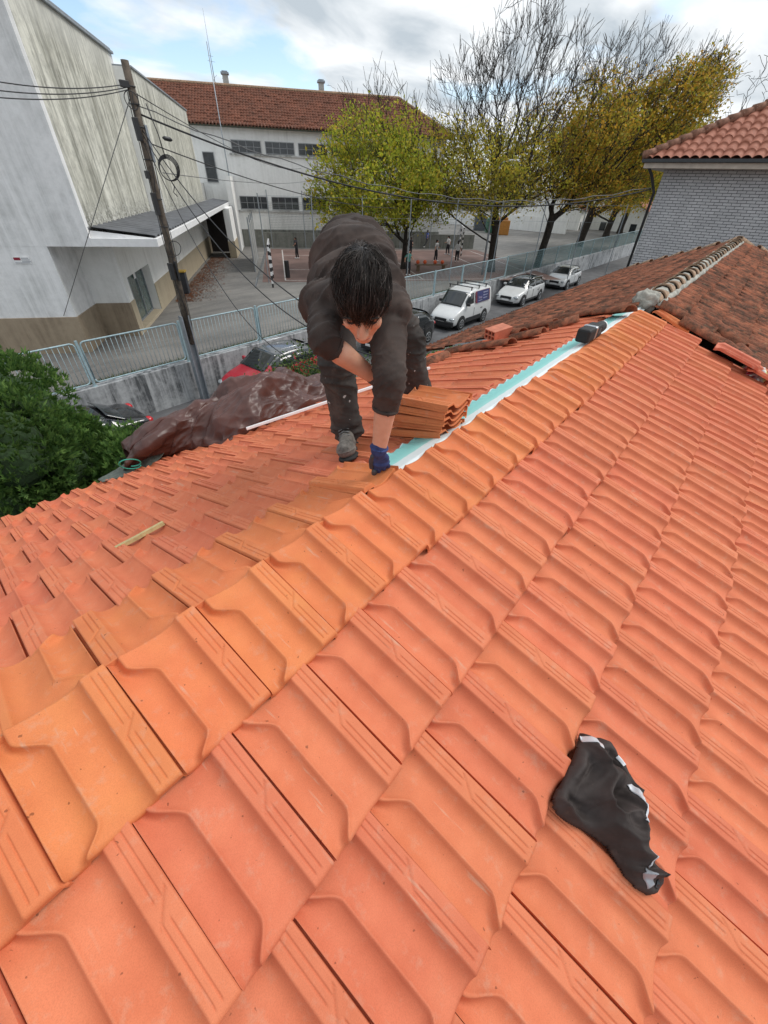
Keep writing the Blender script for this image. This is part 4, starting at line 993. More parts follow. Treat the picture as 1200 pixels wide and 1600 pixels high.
def estate(L, h, belt=.95):
    k = L/4.6
    return [(0, .26, .50, .50, .62, .5), (.12*k, .20, .66, .66, .82, .6), (.5*k, .19, .80, .80, .95, .7), (1.15*k, .18, belt, belt+.02, .985, .8), (1.5*k, .18, belt+.01, belt+.27, .99, .78), (2.05*k, .18, belt+.02, h-.03, 1.0, .74), (2.9*k, .18, belt+.04, h, 1.0, .75), (3.85*k, .18, belt+.06, h-.04, .985, .72), (4.25*k, .2, belt+.08, h-.16, .95, .68), (4.5*k, .24, belt+.0, belt+.1, .90, .7), (4.6*k, .3, belt-.22, belt-.22, .8, .6)]
YC = 12.28
# the car whose tail shows over the hedge
st = [(0, .26, .50, .50, .66, .5), (.1, .2, .66, .66, .84, .6), (.5, .19, .78, .78, .95, .7), (1.15, .18, .92, .94, .985, .8), (1.6, .18, .93, 1.2, .99, .76), (2.0, .18, .94, 1.38, 1.0, .72), (2.7, .18, .96, 1.41, 1.0, .72), (3.3, .18, .98, 1.28, .99, .7), (3.8, .2, .99, 1.02, .97, .8), (4.3, .24, .97, .97, .92, .7), (4.42, .3, .70, .70, .82, .6)]
make_car('parked_car', 'glossy black saloon whose tail shows between conifer hedge and retaining wall', 'car', -.45, 12.1, 1.76, st, paint('black_paint', (.012, .012, .014), .12), (3, 5), (7, 8), [(1.5, 3.4)], (.85, 3.5))
gr = paint('dark_grey_roof', (.10, .105, .11), .2)
c = make_car('parked_car', 'small red car with dark roof parked behind the brown tarpaulin', 'car', 6.95, YC+.1, 1.74, hatch(4.0, 1.47), paint('red_paint', (.42, .012, .03), .2), (3, 5), (7, 9), [(1.35, 2.35), (2.42, 3.35)], (.78, 3.22), rroof=gr)
for s_ in (-1, 1): MB().tube([(1.9, s_*.58, 1.46), (1.95, s_*.58, 1.53), (3.2, s_*.56, 1.5), (3.25, s_*.56, 1.43)], .014, 6).build('roof_rail', M['chrome'], c, smooth=True)
make_car('parked_car', 'black hatchback between the man and the white van', 'car', 14.2, YC, 1.76, hatch(4.2, 1.46), paint('black_paint_two', (.015, .016, .018), .14), (3, 5), (7, 9), [(1.4, 2.45), (2.52, 3.5)], (.8, 3.36))
# small van
wp = paint('white_car_paint', (.70, .71, .71), .25)
stv = [(0, .28, .52, .52, .72, .5), (.08, .22, .68, .68, .86, .6), (.4, .2, .86, .86, .95, .7), (.85, .2, 1.02, 1.04, .98, .8), (1.15, .2, 1.08, 1.34, .99, .80), (1.55, .2, 1.1, 1.74, 1.0, .80), (2.2, .2, 1.1, 1.82, 1.0, .83), (3.2, .2, 1.1, 1.83, 1.0, .84), (3.95, .22, 1.1, 1.80, .99, .83), (4.10, .28, 1.08, 1.70, .96, .8), (4.14, .34, .8, .8, .92, .7)]
van = make_car('parked_van', 'small white van with black roof bars and a dark blue side panel', 'van', 19.95, YC, 1.72, stv, wp, (3, 5), None, [(1.22, 1.98)], (.82, 3.30), lower=.52)
MB().box((-.06, -.80, .24), (.10, .80, .50)).build('bumper', M['black'], van, bevel=.04)
for x in (1.75, 2.55, 3.35):
    mb = MB().bar((x, -.74, 1.93), (x, .74, 1.93), .05, .035)
    for s_ in (-1, 1): mb.bar((x, s_*.68, 1.78), (x, s_*.68, 1.93), .05, .04, up=(1, 0, 0))
    mb.build('roof_bar', M['black'], van)
# the side panel with its writing: a dark blue sheet in a wine-red edge
pn = MB(); 
def vside(x, q, o): b = Vector((x, -.86*.965, 1.13)); t_ = Vector((x, -.86*.835, 1.745)); p = b.lerp(t_, q); p.y -= o; return p
def vq(xa, xb, qa, qb, o): return [vside(xa, qa, o), vside(xb, qa, o), vside(xb, qb, o), vside(xa, qb, o)]
sp_ = MB().add(vq(2.12, 3.72, .0, .92, .022), [(0, 1, 2, 3)]).build('side_panel', flat('wine_red_film', (.16, .015, .035), .35), van); sp_.modifiers.new('t', 'SOLIDIFY').thickness = .006
fd = MB().add(vq(2.28, 3.62, .02, .90, .030), [(0, 1, 2, 3)]).build('panel_field', flat('navy_film', (.018, .025, .13), .35, var=.4, scale=2), sp_)
mb = MB()
for i, q in enumerate((.66, .44, .22)):
    mb.add(vq(2.98, 3.06, q, q+.10, .034), [(0, 1, 2, 3)]); mb.add(vq(3.09, 3.5-.05*i, q+.03, q+.07, .034), [(0, 1, 2, 3)])
mb.add(vq(2.38, 2.84, .14, .17, .034), [(0, 1, 2, 3)]); mb.build('panel_print', flat('pale_print', (.45, .47, .62), .5), sp_)
tl_ = math.atan2(.86*(.965-.835), 1.745-1.13)
txt('panel_lettering', 'Ihaap', .20, flat('lilac_print', (.42, .36, .55), .5), sp_, Matrix.Translation(vside(2.61, .40, .036)) @ Matrix.Rotation(math.pi/2-tl_, 4, 'X'))
ew = make_car('parked_car', 'white estate car with black glass roof parked behind the van', 'car', 27.75, YC, 1.80, estate(4.6, 1.45), wp, (3, 5), (7, 9), [(1.5, 2.55), (2.62, 3.5), (3.57, 4.1)], (.88, 3.62), rroof=M['glass'])
for s_ in (-1, 1): MB().tube([(1.95, s_*.66, 1.43), (2.6, s_*.66, 1.50), (3.9, s_*.65, 1.46), (4.1, s_*.64, 1.38)], .018, 6).build('roof_rail', M['chrome'], ew, smooth=True)
hw_ = make_car('parked_car', 'white hatchback, farthest of the parked cars', 'car', 35.9, YC-.1, 1.74, hatch(4.05, 1.43), wp, (3, 5), (7, 9), [(1.38, 2.4), (2.47, 3.4)], (.8, 3.34))
# ------------------------------------------------------------------ vegetation
M['bark'] = flat('dark_bark', (.03, .024, .019), .95, var=.5, scale=6, bump=.8, bdist=.03)
def norm(v): return v/np.linalg.norm(v)
def grow(base, trunk_top, tips, r, r0=.28, bias=.25, up=.0):
    # tips attach to the nearest grown node, nearest to the trunk head first
    nodes = [np.array(base, float)]; par = [-1]; plen = [0.0]
    bt = np.array(trunk_top, float); nseg = 6
    for i in range(1, nseg+1):
        q = i/nseg; p = nodes[0]*(1-q)+bt*q+np.array([.10*math.sin(q*5), .10*math.sin(q*4+1), 0])*q*(1-q)*3
        nodes.append(p); par.append(len(nodes)-2); plen.append(plen[-1]+np.linalg.norm(p-nodes[-2]))
    tips = sorted(tips, key=lambda t: np.linalg.norm(np.array(t)-bt)); ends = []
    NA = np.zeros((60000, 3)); NA[:len(nodes)] = nodes; PL = np.zeros(60000); PL[:len(nodes)] = plen; n = len(nodes)
    for t in tips:
        t = np.array(t, float); d = np.linalg.norm(NA[3:n]-t, axis=1)
        # prefer joining nodes lying below / inward so limbs sweep outwards and up
        cost = d+bias*PL[3:n]+np.maximum(0, NA[3:n, 2]-t[2])*.8
        k = int(np.argmin(cost))+3; a = NA[k]; L = np.linalg.norm(t-a)
        if L < .15: continue
        m = max(2, int(L/.45)); ctrl = a*.5+t*.5+np.array([0, 0, (-.10+up)*L])+r.normal(0, .05*L, 3)
        prev = k
        for i in range(1, m+1):
            q = i/m; p = a*(1-q)**2+2*ctrl*q*(1-q)+t*q*q+(r.normal(0, .018, 3) if i < m else 0)
            NA[n] = p; PL[n] = PL[prev]+np.linalg.norm(p-NA[prev]); par.append(prev); prev = n; n += 1
        ends.append(n-1)
    cnt = np.zeros(n); 
    for e in ends: cnt[e] = 1
    for i in range(n-1, 0, -1): cnt[par[i]] += cnt[i]
    rad = np.maximum(.009, r0*(np.maximum(cnt, .5)/max(cnt[1], 1))**.56)
    rad[0] = r0*1.25
    return NA[:n], np.array(par), rad, ends
def branch_mesh(name, P_, par, rad, thin=0, sides=(8, 5, 3)):
    V = []; F3 = []; F = []; nv = 0
    for i in range(1, len(P_)):
        p, q = P_[par[i]], P_[i]; r1, r2 = min(rad[par[i]], rad[i]*1.35), rad[i]
        k = sides[0] if r2 > .09 else (sides[1] if r2 > .03 else sides[2])
        t = q-p; L = np.linalg.norm(t)
        if L < 1e-5: continue
        t = t/L; a = np.cross(t, [0, 0, 1.0]) if abs(t[2]) < .9 else np.cross(t, [1.0, 0, 0]); a = norm(a); b = np.cross(t, a)
        an = 2*np.pi*np.arange(k)/k; c = np.cos(an)[:, None]*a+np.sin(an)[:, None]*b
        V.append(p+c*r1); V.append(q+t*.3*r2+c*r2)
        for j in range(k): F.append((nv+j, nv+(j+1) % k, nv+k+(j+1) % k, nv+k+j))
        nv += 2*k
    return npmesh(name, np.vstack(V), np.array(F), True)
def leaves_mesh(name, C, size, r, aspect=.55, droop=.3):
    n = len(C); a = r.normal(0, 1, (n, 3)); a[:, 2] -= droop; a /= np.linalg.norm(a, axis=1)[:, None]
    b = np.cross(a, r.normal(0, 1, (n, 3))); b /= np.linalg.norm(b, axis=1)[:, None]
    s = size*r.uniform(.55, 1.3, n)[:, None]
    V = np.stack([C-a*s*.5, C+b*s*aspect*.5, C+a*s*.5, C-b*s*aspect*.5], 1).reshape(-1, 3)
    return npmesh(name, V, np.arange(4*n).reshape(-1, 4))
LC = dict(
 a=leafmat('yellow_green_leaves', [(.32, .38, .04), (.44, .47, .045), (.22, .31, .03), (.62, .52, .05), (.52, .49, .05), (.28, .35, .035), (.70, .46, .06)], .45),
 b=leafmat('olive_gold_leaves', [(.34, .35, .04), (.50, .42, .05), (.24, .28, .035), (.66, .45, .05), (.42, .40, .04), (.58, .42, .05)], .42),
 c=leafmat('autumn_leaves', [(.30, .31, .04), (.50, .38, .045), (.22, .26, .03), (.70, .40, .05), (.60, .33, .04), (.38, .35, .04)], .42))
def inell(r, c, rad, n, shell=.35):
    d = r.normal(0, 1, (n, 3)); d /= np.linalg.norm(d, axis=1)[:, None]; q = r.uniform(shell**3, 1, n)**(1/3)
    return np.array(c)+d*q[:, None]*np.array(rad)
def twigs(P_, par, rad_, ends, r, tips, per=4, L=1.0):
    P2 = list(P_); p2 = list(par); r2 = list(rad_)
    for e in ends:
        a = P_[e]; d = a-P_[par[par[e]]] if par[e] > 0 else np.array([0, 0, 1.0]); d = d/(np.linalg.norm(d)+1e-6)
        for k in range(per):
            dd = d*.75+r.normal(0, .30, 3)+np.array([0, 0, .42]); dd /= np.linalg.norm(dd); l = L*r.uniform(.35, 1.0); src = e if k < 2 else par[e]; prev = src; b = P_[src]
            for q in (.5, 1.0):
                P2.append(b+dd*l*q+r.normal(0, .02, 3)); p2.append(prev); r2.append(.012 if q < 1 else .009); prev = len(P2)-1
    return np.array(P2), np.array(p2), np.array(r2)
def tree(label, base, head, blobs, bare, seed, leafm, nleaf, lsize, r0=.28, spread=.42, group='trees in the school yard', bias=.6):
    r = np.random.default_rng(seed); g = empty('tree', base, label=label, cat='tree', group=group); gi = Matrix.Translation(-Vector(base))
    tips = []; lt = []
    for c, rad, n, dens in blobs:
        p = inell(r, c, rad, n); tips += list(p); lt += [dens]*n
    bt = []
    for c, rad, n in bare: p = inell(r, c, rad, n, .2); bt += list(p)
    P_, par, rad_, ends = grow(base, head, tips+bt, r, r0, bias, .05)
    P_, par, rad_ = twigs(P_, par, rad_, ends, r, tips)
    o = obj('trunk', branch_mesh('trunk', P_, par, rad_), M['bark']); o.parent = g; o.matrix_parent_inverse = gi
    T = np.array(tips); w_ = np.array(lt, float); w_ /= w_.sum()
    nc = int(nleaf/28); ci = r.choice(len(T), nc, p=w_); cc = T[ci]+r.normal(0, .35, (nc, 3))
    # clumps hanging round the twig ends, plus leaves strung along all the finer limbs
    Cn = np.repeat(cc, 22, 0)+r.normal(0, 1, (nc*22, 3))*np.array([spread, spread, spread*.75])
    fine = np.where((rad_ < .035) & (P_[:, 2] < max(c[2]+rd[2]*.8 for c, rd, _, _ in blobs)))[0]
    fi = r.choice(fine, int(nleaf*.25)); C2 = P_[fi]+r.normal(0, .22, (len(fi), 3))
    Cn = np.vstack([Cn, C2])
    # keep leaves of the strung set only near blobs
    keep = np.zeros(len(Cn), bool)
    for c, rd, _, _ in blobs: keep |= (((Cn-np.array(c))/(np.array(rd)*1.18))**2).sum(1) < 1+.25*r.normal(size=len(Cn))
    Cn = Cn[keep]
    o = obj('crown', leaves_mesh('crown', Cn, lsize, r), leafm); o.parent = g; o.matrix_parent_inverse = gi
    return g
tree('yellow-green leafy tree just behind the bent man', (27.75, 20.8, 1.2), (27.6, 20.6, 3.6), [((25.8, 21.6, 6.0), (4.7, 4.6, 2.5), 260, 1), ((25.8, 21.9, 7.9), (3.0, 3.2, 2.1), 110, .9), ((22.9, 21.9, 4.9), (2.3, 2.3, 1.5), 60, 1), ((28.9, 20.1, 5.5), (2.4, 2.4, 1.7), 70, .9)], [((26, 21.8, 9.8), (2.3, 2.3, 1.4), 40)], 11, LC['a'], 25000, .19, .18, .30)
tree('forked tree with high bare branches left of the banded goal', (31.9, 15.7, 1.2), (31.7, 15.9, 4.6), [((31.5, 17.5, 6.8), (4.8, 4.2, 2.4), 220, 1), ((33.0, 17.0, 8.4), (3.2, 3.0, 1.4), 60, .25), ((29.5, 15.6, 5.9), (2.6, 2.2, 1.4), 60, 1), ((34.5, 15.5, 7.2), (3.6, 3.2, 2.2), 120, .8), ((30.2, 18.8, 7.2), (3.2, 3.0, 2.4), 90, .9), ((35.8, 16.3, 6.2), (2.6, 2.4, 1.4), 60, .9)], [((33.2, 16.5, 11.4), (3.6, 4.2, 3.0), 420), ((31.5, 19.5, 10.4), (2.4, 2.4, 2.2), 120)], 12, LC['b'], 17000, .18, .28, .32)
tree('broad golden tree leaning out over the street', (37.0, 14.2, 1.2), (37.1, 14.0, 4.3), [((39.5, 11.6, 8.6), (4.6, 4.0, 2.8), 300, 1), ((38.0, 15.0, 7.4), (4.4, 3.4, 2.2), 150, .9), ((41.5, 9.0, 10.0), (3.2, 2.6, 2.6), 170, 1.1), ((38.8, 11.2, 6.0), (3.8, 3.0, 1.3), 90, 1), ((40.5, 13.8, 10.2), (3.2, 3, 2), 110, .6), ((43.5, 7.9, 11.6), (1.7, 1.5, 1.6), 60, .7), ((38.5, 16.5, 9.6), (2.2, 2.0, 1.6), 50, .5)], [((41.5, 12.5, 12.2), (4.0, 4.2, 2.0), 320), ((43.5, 8.6, 12.2), (1.8, 1.8, 1.6), 90)], 13, LC['c'], 36000, .19, .28, .32)
tree('third dark-trunked tree along the far fence', (55.5, 17.1, 1.2), (55.6, 16.8, 4.5), [((56, 16, 8.8), (6.4, 5.0, 3.6), 320, 1), ((56, 11.5, 8.4), (5.0, 4.0, 3.2), 160, 1)], [((57, 17, 13.2), (4, 4, 2), 90)], 14, LC['b'], 22000, .25, .4)
tree('fourth tree along the far fence, nearly hidden by the others', (71.5, 18.8, 1.2), (71.5, 18.6, 4.5), [((71, 17, 9.0), (6.5, 6, 4), 260, 1), ((70, 24, 8.8), (5.5, 5, 3.6), 140, 1)], [((71, 18, 13.6), (4, 4, 2), 70)], 15, LC['b'], 14000, .32, .4)
tree('last tree of the row beside the cottages', (79.5, 19.1, 1.2), (79.5, 19, 4.5), [((79, 18, 8.6), (6, 5, 3.6), 240, 1)], [((79, 18, 12.6), (4, 4, 2), 60)], 16, LC['a'], 11000, .32, .4)
def bare_tree(x, y, h, seed, label, n=150):
    r = np.random.default_rng(seed); P_, par, rad_, e = grow((x, y, 0), (x, y, h*.35), list(inell(r, (x, y, h*.72), (h*.16, h*.16, h*.3), n)), r, .22, .2, .1)
    g = empty('bare_tree', (x, y, 0), label=label, cat='tree', group='bare trees behind the roofs'); o = obj('trunk', branch_mesh('trunk', P_, par, np.maximum(rad_*.5, .014)), M['bark']); o.parent = g; o.matrix_parent_inverse = Matrix.Translation((-x, -y, 0))
for s_, t_, h, sd, lab in ((-1.5, 52, 14.6, 21, 'bare treetop left of the first chimney'), (2.2, 53, 15.0, 22, 'bare treetop just right of the aerial'), (6.5, 54, 14.6, 23, 'low bare treetop between the two chimneys'), (14.5, 50, 14.6, 24, 'bare treetop above the right end of the red roof')):
    q = S(s_, t_, 0); bare_tree(q.x, q.y, h, sd, lab)
q = ony(1195, 160, 3); bare_tree(48, ony(1196, 150, 1)[1]/ony(1196, 150, 1)[0]*48, 14.5, 25, 'bare leafless tree rising behind the grey brick house', 260)
# conifer hedge: flattened sprays
def conifer(name, cen, rad, n, seed, label, mat, nlobe=26):
    r = np.random.default_rng(seed); lob = inell(r, cen, np.array(rad)*.82, nlobe, .75); lob = lob[lob[:, 2] > .2]
    lr = r.uniform(.35, .62, len(lob))
    k = r.integers(0, len(lob), n); d = r.normal(0, 1, (n, 3)); d /= np.linalg.norm(d, axis=1)[:, None]
    C = lob[k]+d*(lr[k]*r.uniform(.72, 1.04, n))[:, None]*np.array([1, 1, 1.15])
    inside = np.zeros(n, bool)
    for i in range(len(lob)): inside |= (np.linalg.norm((C-lob[i])/np.array([1, 1, 1.15]), axis=1) < lr[i]*.66)
    C = C[~inside]; d = d[~inside]; n = len(C)
    # each spray: a fan of five narrow leaflets in one plane
    out = d+np.array([0, 0, .75])+r.normal(0, .35, (n, 3)); out /= np.linalg.norm(out, axis=1)[:, None]
    sd_ = np.cross(out, r.normal(0, 1, (n, 3))); sd_ /= np.linalg.norm(sd_, axis=1)[:, None]; V = []
    for a, l in ((0, 1.0), (.5, .8), (-.5, .8), (.95, .55), (-.95, .55)):
        dr = out*math.cos(a)+sd_*math.sin(a); pr = -out*math.sin(a)+sd_*math.cos(a); L = (.105*l*r.uniform(.7, 1.3, n))[:, None]
        b = C+out*(.02*abs(a)); V.append(np.stack([b-pr*.003, b+dr*L*.5+pr*.012, b+dr*L, b+dr*L*.5-pr*.012], 1))
    V = np.stack(V, 1).reshape(-1, 3)
    g = empty(name, (cen[0], cen[1], 0), label=label, cat='hedge'); gi = Matrix.Translation((-cen[0], -cen[1], 0))
    o = obj('foliage', npmesh('foliage', V, np.arange(len(V)).reshape(-1, 4)), mat); o.parent = g; o.matrix_parent_inverse = gi
    mb = MB(); mb.tube([(cen[0], cen[1], 0), (cen[0], cen[1], cen[2]+rad[2]*.5)], [.12, .04], 8)
    for i in range(len(lob)): mb.tube([(cen[0], cen[1], max(.3, lob[i][2]*.6)), tuple(lob[i])], [.03, .012], 5)
    o = mb.build('trunk', M['bark'], None, True); o.parent = g; o.matrix_parent_inverse = gi
    # shaded inner mass of older twigs
    for i in range(len(lob)):
        pass
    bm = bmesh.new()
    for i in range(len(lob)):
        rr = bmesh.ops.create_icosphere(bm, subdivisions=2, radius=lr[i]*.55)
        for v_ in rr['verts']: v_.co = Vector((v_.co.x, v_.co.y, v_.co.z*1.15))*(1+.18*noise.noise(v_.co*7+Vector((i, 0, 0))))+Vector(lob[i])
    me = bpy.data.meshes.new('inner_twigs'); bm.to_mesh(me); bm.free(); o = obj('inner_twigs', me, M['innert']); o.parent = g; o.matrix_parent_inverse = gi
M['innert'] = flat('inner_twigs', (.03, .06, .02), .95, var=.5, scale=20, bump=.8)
cm_ = leafmat('conifer_sprays', [(.04, .09, .022), (.065, .14, .03), (.095, .19, .04), (.15, .25, .055), (.055, .11, .03)], .25)
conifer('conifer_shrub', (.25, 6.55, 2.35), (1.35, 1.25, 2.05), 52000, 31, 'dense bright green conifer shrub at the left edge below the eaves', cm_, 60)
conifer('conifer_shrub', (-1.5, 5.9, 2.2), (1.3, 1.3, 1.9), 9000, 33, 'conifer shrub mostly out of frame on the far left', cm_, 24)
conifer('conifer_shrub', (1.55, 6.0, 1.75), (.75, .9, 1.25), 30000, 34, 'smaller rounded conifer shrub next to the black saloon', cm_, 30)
def bush(name, cen, rad, n, seed, label, mat, sz, nt=60):
    r = np.random.default_rng(seed); base = (cen[0], cen[1], .1); tips = list(inell(r, cen, rad, nt, .5)); P_, par, rad_, e = grow(base, (cen[0], cen[1], cen[2]*.4+.1), tips, r, .05, .15, .1)
    g = empty(name, base, label=label, cat='shrub'); gi = Matrix.Translation(-Vector(base)); o = obj('stem', branch_mesh('stem', P_, par, rad_*.8), M['bark']); o.parent = g; o.matrix_parent_inverse = gi
    C = np.array(tips)[r.integers(0, nt, n)]+r.normal(0, 1, (n, 3))*np.array(rad)*.2
    o = obj('foliage', leaves_mesh('foliage', C, sz, r, .6, .0), mat); o.parent = g; o.matrix_parent_inverse = gi
bl = leafmat('glossy_shrub_leaves', [(.03, .07, .02), (.05, .10, .025), (.09, .15, .04), (.16, .16, .04)], .2)
bush('broadleaf_shrub', (6.0, 6.9, 2.15), (1.5, .9, 1.0), 14000, 41, 'dark broadleaf shrub behind the tarpaulin and beside the red car', bl, .075, 90)
bush('broadleaf_shrub', (8.2, 6.9, 1.5), (1.2, .8, .9), 6000, 43, 'broadleaf shrub glimpsed between the man and his arm', bl, .075, 80)
g2 = leafmat('light_green_ground_shrub', [(.09, .17, .03), (.14, .25, .045), (.20, .30, .06)], .3)
bush('low_shrub', (11.2, 7.2, .9), (2.2, .8, .9), 15000, 42, 'low light green shrub in front of the van below the gutter', g2, .085, 150)
bush('low_shrub', (14.3, 7.3, .55), (1.6, .7, .55), 8000, 44, 'lower end of the light green planting nearest the white van', g2, .085, 110)
# ------------------------------------------------------------------ people
def blob(parts, voxel, smooth=6, fold=None, sfac=.5):
    bm = bmesh.new()
    for p in parts:
        if p[0] == 'cap':
            _, a, b, r1, r2 = p; a = Vector(a); b = Vector(b); n = 18; t = (b-a); L = t.length; t = t.normalized() if L > 1e-6 else Vector((0, 0, 1)); u = t.orthogonal().normalized(); w_ = t.cross(u); rings_ = []
            ks = [(-1+math.cos(x)*0-math.sin(x)+1 if 0 else None) for x in ()]
            prof = [(-r1*math.cos(q), r1*math.sin(q)) for q in np.linspace(.12, math.pi/2, 6)]+[(L+r2*math.sin(q), r2*math.cos(q)) for q in np.linspace(0, math.pi/2-.12, 6)]
            for h, rr in prof: rings_.append([bm.verts.new(a+t*h+(u*math.cos(2*math.pi*k/n)+w_*math.sin(2*math.pi*k/n))*rr) for k in range(n)])
            for i in range(len(rings_)-1):
                for k in range(n): bm.faces.new((rings_[i][k], rings_[i][(k+1) % n], rings_[i+1][(k+1) % n], rings_[i+1][k]))
            bm.faces.new(rings_[0][::-1]); bm.faces.new(rings_[-1])
        else:
            _, c, rad, ax = p; rr = bmesh.ops.create_icosphere(bm, subdivisions=3, radius=1)
            ax = [Vector(q) for q in ax]
            for v_ in rr['verts']: q = v_.co; v_.co = Vector(c)+ax[0]*q.x*rad[0]+ax[1]*q.y*rad[1]+ax[2]*q.z*rad[2]
    bmesh.ops.recalc_face_normals(bm, faces=bm.faces)
    me = bpy.data.meshes.new('tmp'); bm.to_mesh(me); bm.free()
    o = bpy.data.objects.new('tmp', me); COL.objects.link(o)
    m1 = o.modifiers.new('r', 'REMESH'); m1.mode = 'VOXEL'; m1.voxel_size = voxel
    m2 = o.modifiers.new('s', 'SMOOTH'); m2.iterations = smooth; m2.factor = sfac
    dg = bpy.context.evaluated_depsgraph_get(); dg.update(); r = bpy.data.meshes.new_from_object(o.evaluated_get(dg)); bpy.data.objects.remove(o)
    r.materials.clear()
    if fold:
        n = len(r.vertices); co = np.zeros(n*3); r.vertices.foreach_get('co', co); co = co.reshape(-1, 3); no = np.zeros(n*3); r.vertices.foreach_get('normal', no); no = no.reshape(-1, 3)
        d = np.array([fold(c, m) for c, m in zip(co, no)]); co += no*d[:, None]; r.vertices.foreach_set('co', co.ravel())
    r.polygons.foreach_set('use_smooth', [True]*len(r.polygons)); r.update(); return r
V3 = lambda a: Vector([float(q) for q in a])
J = {k: V3(D(*v)) for k, v in dict(hips=(550, 442, 2.12), lumb=(552, 396, 1.95), thor=(553, 416, 1.74), chest=(554, 462, 1.60), neck=(560, 462, 1.42), head=(566, 463, 1.19),
    shR=(494, 478, 1.60), elR=(507, 533, 1.42), wrR=(583, 588, 1.60), shL=(614, 484, 1.54), elL=(609, 595, 1.47), wrL=(592, 703, 1.66), hipR=(519, 452, 2.10), hipL=(583, 450, 2.12), knL=(640, 530, 2.46), anL=(654, 614, 2.86)).items()}
J['anR'] = Vector((1.50, 1.47, 4.99)); J['knR'] = V3(D(527, 572, 1.97))
person = empty('person', (1.55, 1.48, 4.83), label='man in dark long-sleeved top and work trousers bending over to lay a roof tile', cat='person')
PINV = Matrix.Translation(-Vector((1.55, 1.48, 4.83)))
def pobj(name, me, mat, parent=None):
    o = obj(name, me, mat)
    if parent is None: o.parent = person; o.matrix_parent_inverse = PINV
    else: o.parent = parent; o.matrix_parent_inverse = (PINV if parent.type == 'MESH' else Matrix()); o.matrix_parent_inverse = Matrix()
    return o
sk = MT('skin', .5, 0, .4); v = sk.co('Object'); sk.color(sk.mix(sk.ramp(sk.noise(v, 14, 5), [(.35, 0), (.7, 1)]), (.56, .29, .19), (.66, .37, .26)))
sk.b.inputs['Subsurface Weight'].default_value = .12; sk.b.inputs['Subsurface Radius'].default_value = (.02, .008, .004); sk.bump(sk.noise(v, 180, 4), .12, .002); M['skin'] = sk.m
# head frame
HU = V3(-CF*.95+CU*.20).normalized(); HF = V3(-CU*.95-CF*.2); HF = (HF-HU*HF.dot(HU)).normalized(); HS = HU.cross(HF).normalized(); HC = J['head']; hk = .99
def HP(f, u, s): return HC+(HF*f+HU*u+HS*s)*hk
ax = (HF, HU, HS)
face = [('ell', HP(-.012, .02, 0), (.098*hk, .098*hk, .076*hk), ax), ('ell', HP(.030, -.045, 0), (.060*hk, .072*hk, .058*hk), ax), ('ell', HP(.066, -.094, 0), (.026*hk, .022*hk, .030*hk), ax), ('ell', HP(.02, -.075, 0), (.055*hk, .045*hk, .055*hk), ax),
        ('cap', HP(.092, .0, 0), HP(.112, -.042, 0), .008*hk, .0125*hk), ('ell', HP(.100, -.044, .012), (.011*hk, .009*hk, .009*hk), ax), ('ell', HP(.100, -.044, -.012), (.011*hk, .009*hk, .009*hk), ax),
        ('ell', HP(.080, .014, .030), (.014*hk, .010*hk, .026*hk), ax), ('ell', HP(.080, .014, -.030), (.014*hk, .010*hk, .026*hk), ax), ('ell', HP(.062, -.030, .040), (.024*hk, .022*hk, .020*hk), ax), ('ell', HP(.062, -.030, -.040), (.024*hk, .022*hk, .020*hk), ax),
        ('ell', HP(.088, -.068, 0), (.012*hk, .007*hk, .022*hk), ax), ('ell', HP(.085, -.080, 0), (.012*hk, .007*hk, .018*hk), ax)]
for s_ in (-1, 1):
    face += [('ell', HP(-.005, -.012, s_*.080), (.020*hk, .032*hk, .007*hk), (HF, HU, (HS+HF*-.35*s_).normalized())), ('ell', HP(.002, -.036, s_*.076), (.010*hk, .010*hk, .006*hk), ax)]
body = face+[('cap', HP(-.03, -.05, 0), J['neck'], .058, .064), ('cap', J['neck'], J['chest'], .062, .09), ('cap', J['chest'], J['lumb'], .12, .12), ('cap', J['lumb'], J['hips'], .12, .13), ('cap', J['shR'], J['shL'], .045, .045),
        ('cap', J['shR'], J['elR'], .042, .036), ('cap', J['elR'], J['elR'].lerp(J['wrR'], .3), .036, .042), ('cap', J['elR'].lerp(J['wrR'], .3), J['wrR'], .044, .029), ('cap', J['shL'], J['elL'], .042, .038), ('cap', J['elL'], J['elL'].lerp(J['wrL'], .3), .038, .043), ('cap', J['elL'].lerp(J['wrL'], .3), J['wrL'], .045, .030),
        ('cap', J['hipR'], J['knR'], .08, .055), ('cap', J['knR'], J['anR'], .055, .04), ('cap', J['hipL'], J['knL'], .08, .055), ('cap', J['knL'], J['anL'], .055, .04)]
me = blob(body, .0065, 4)
pobj('body', me, M['skin'])
# eyes: lids closed-down gaze reads as dark slits under the fringe
mb = MB()
for s_ in (-1, 1):
    pts = [HP(.088-.004*abs(q), -.004-.003*(1-q*q), s_*.031+q*.014) for q in (-1, -.5, 0, .5, 1)]; mb.tube(pts, [.001, .003, .0036, .003, .001], 6)
pobj('eye_lashes', mb.mesh('eye_lashes', 'fix'), M['black'])
mb = MB()
BR = []
for s_ in (-1, 1):
    mb = MB(); BR.append(mb); mb.tube([HP(.094-.006*abs(q), .019+.003*(1-q*q), s_*.032+q*.020) for q in (-1, -.5, 0, .5, 1)], [.002, .0045, .005, .0045, .002], 6)
mb2_ = MB(); mb2_.tube([HP(.098-.010*abs(q), -.0745, q*.022) for q in (-1, -.5, 0, .5, 1)], [.001, .0022, .0025, .0022, .001], 6)
hairm = MT('dark_hair', .55, 0, .35); v = hairm.co('Object'); ge = hairm.n('ShaderNodeNewGeometry')
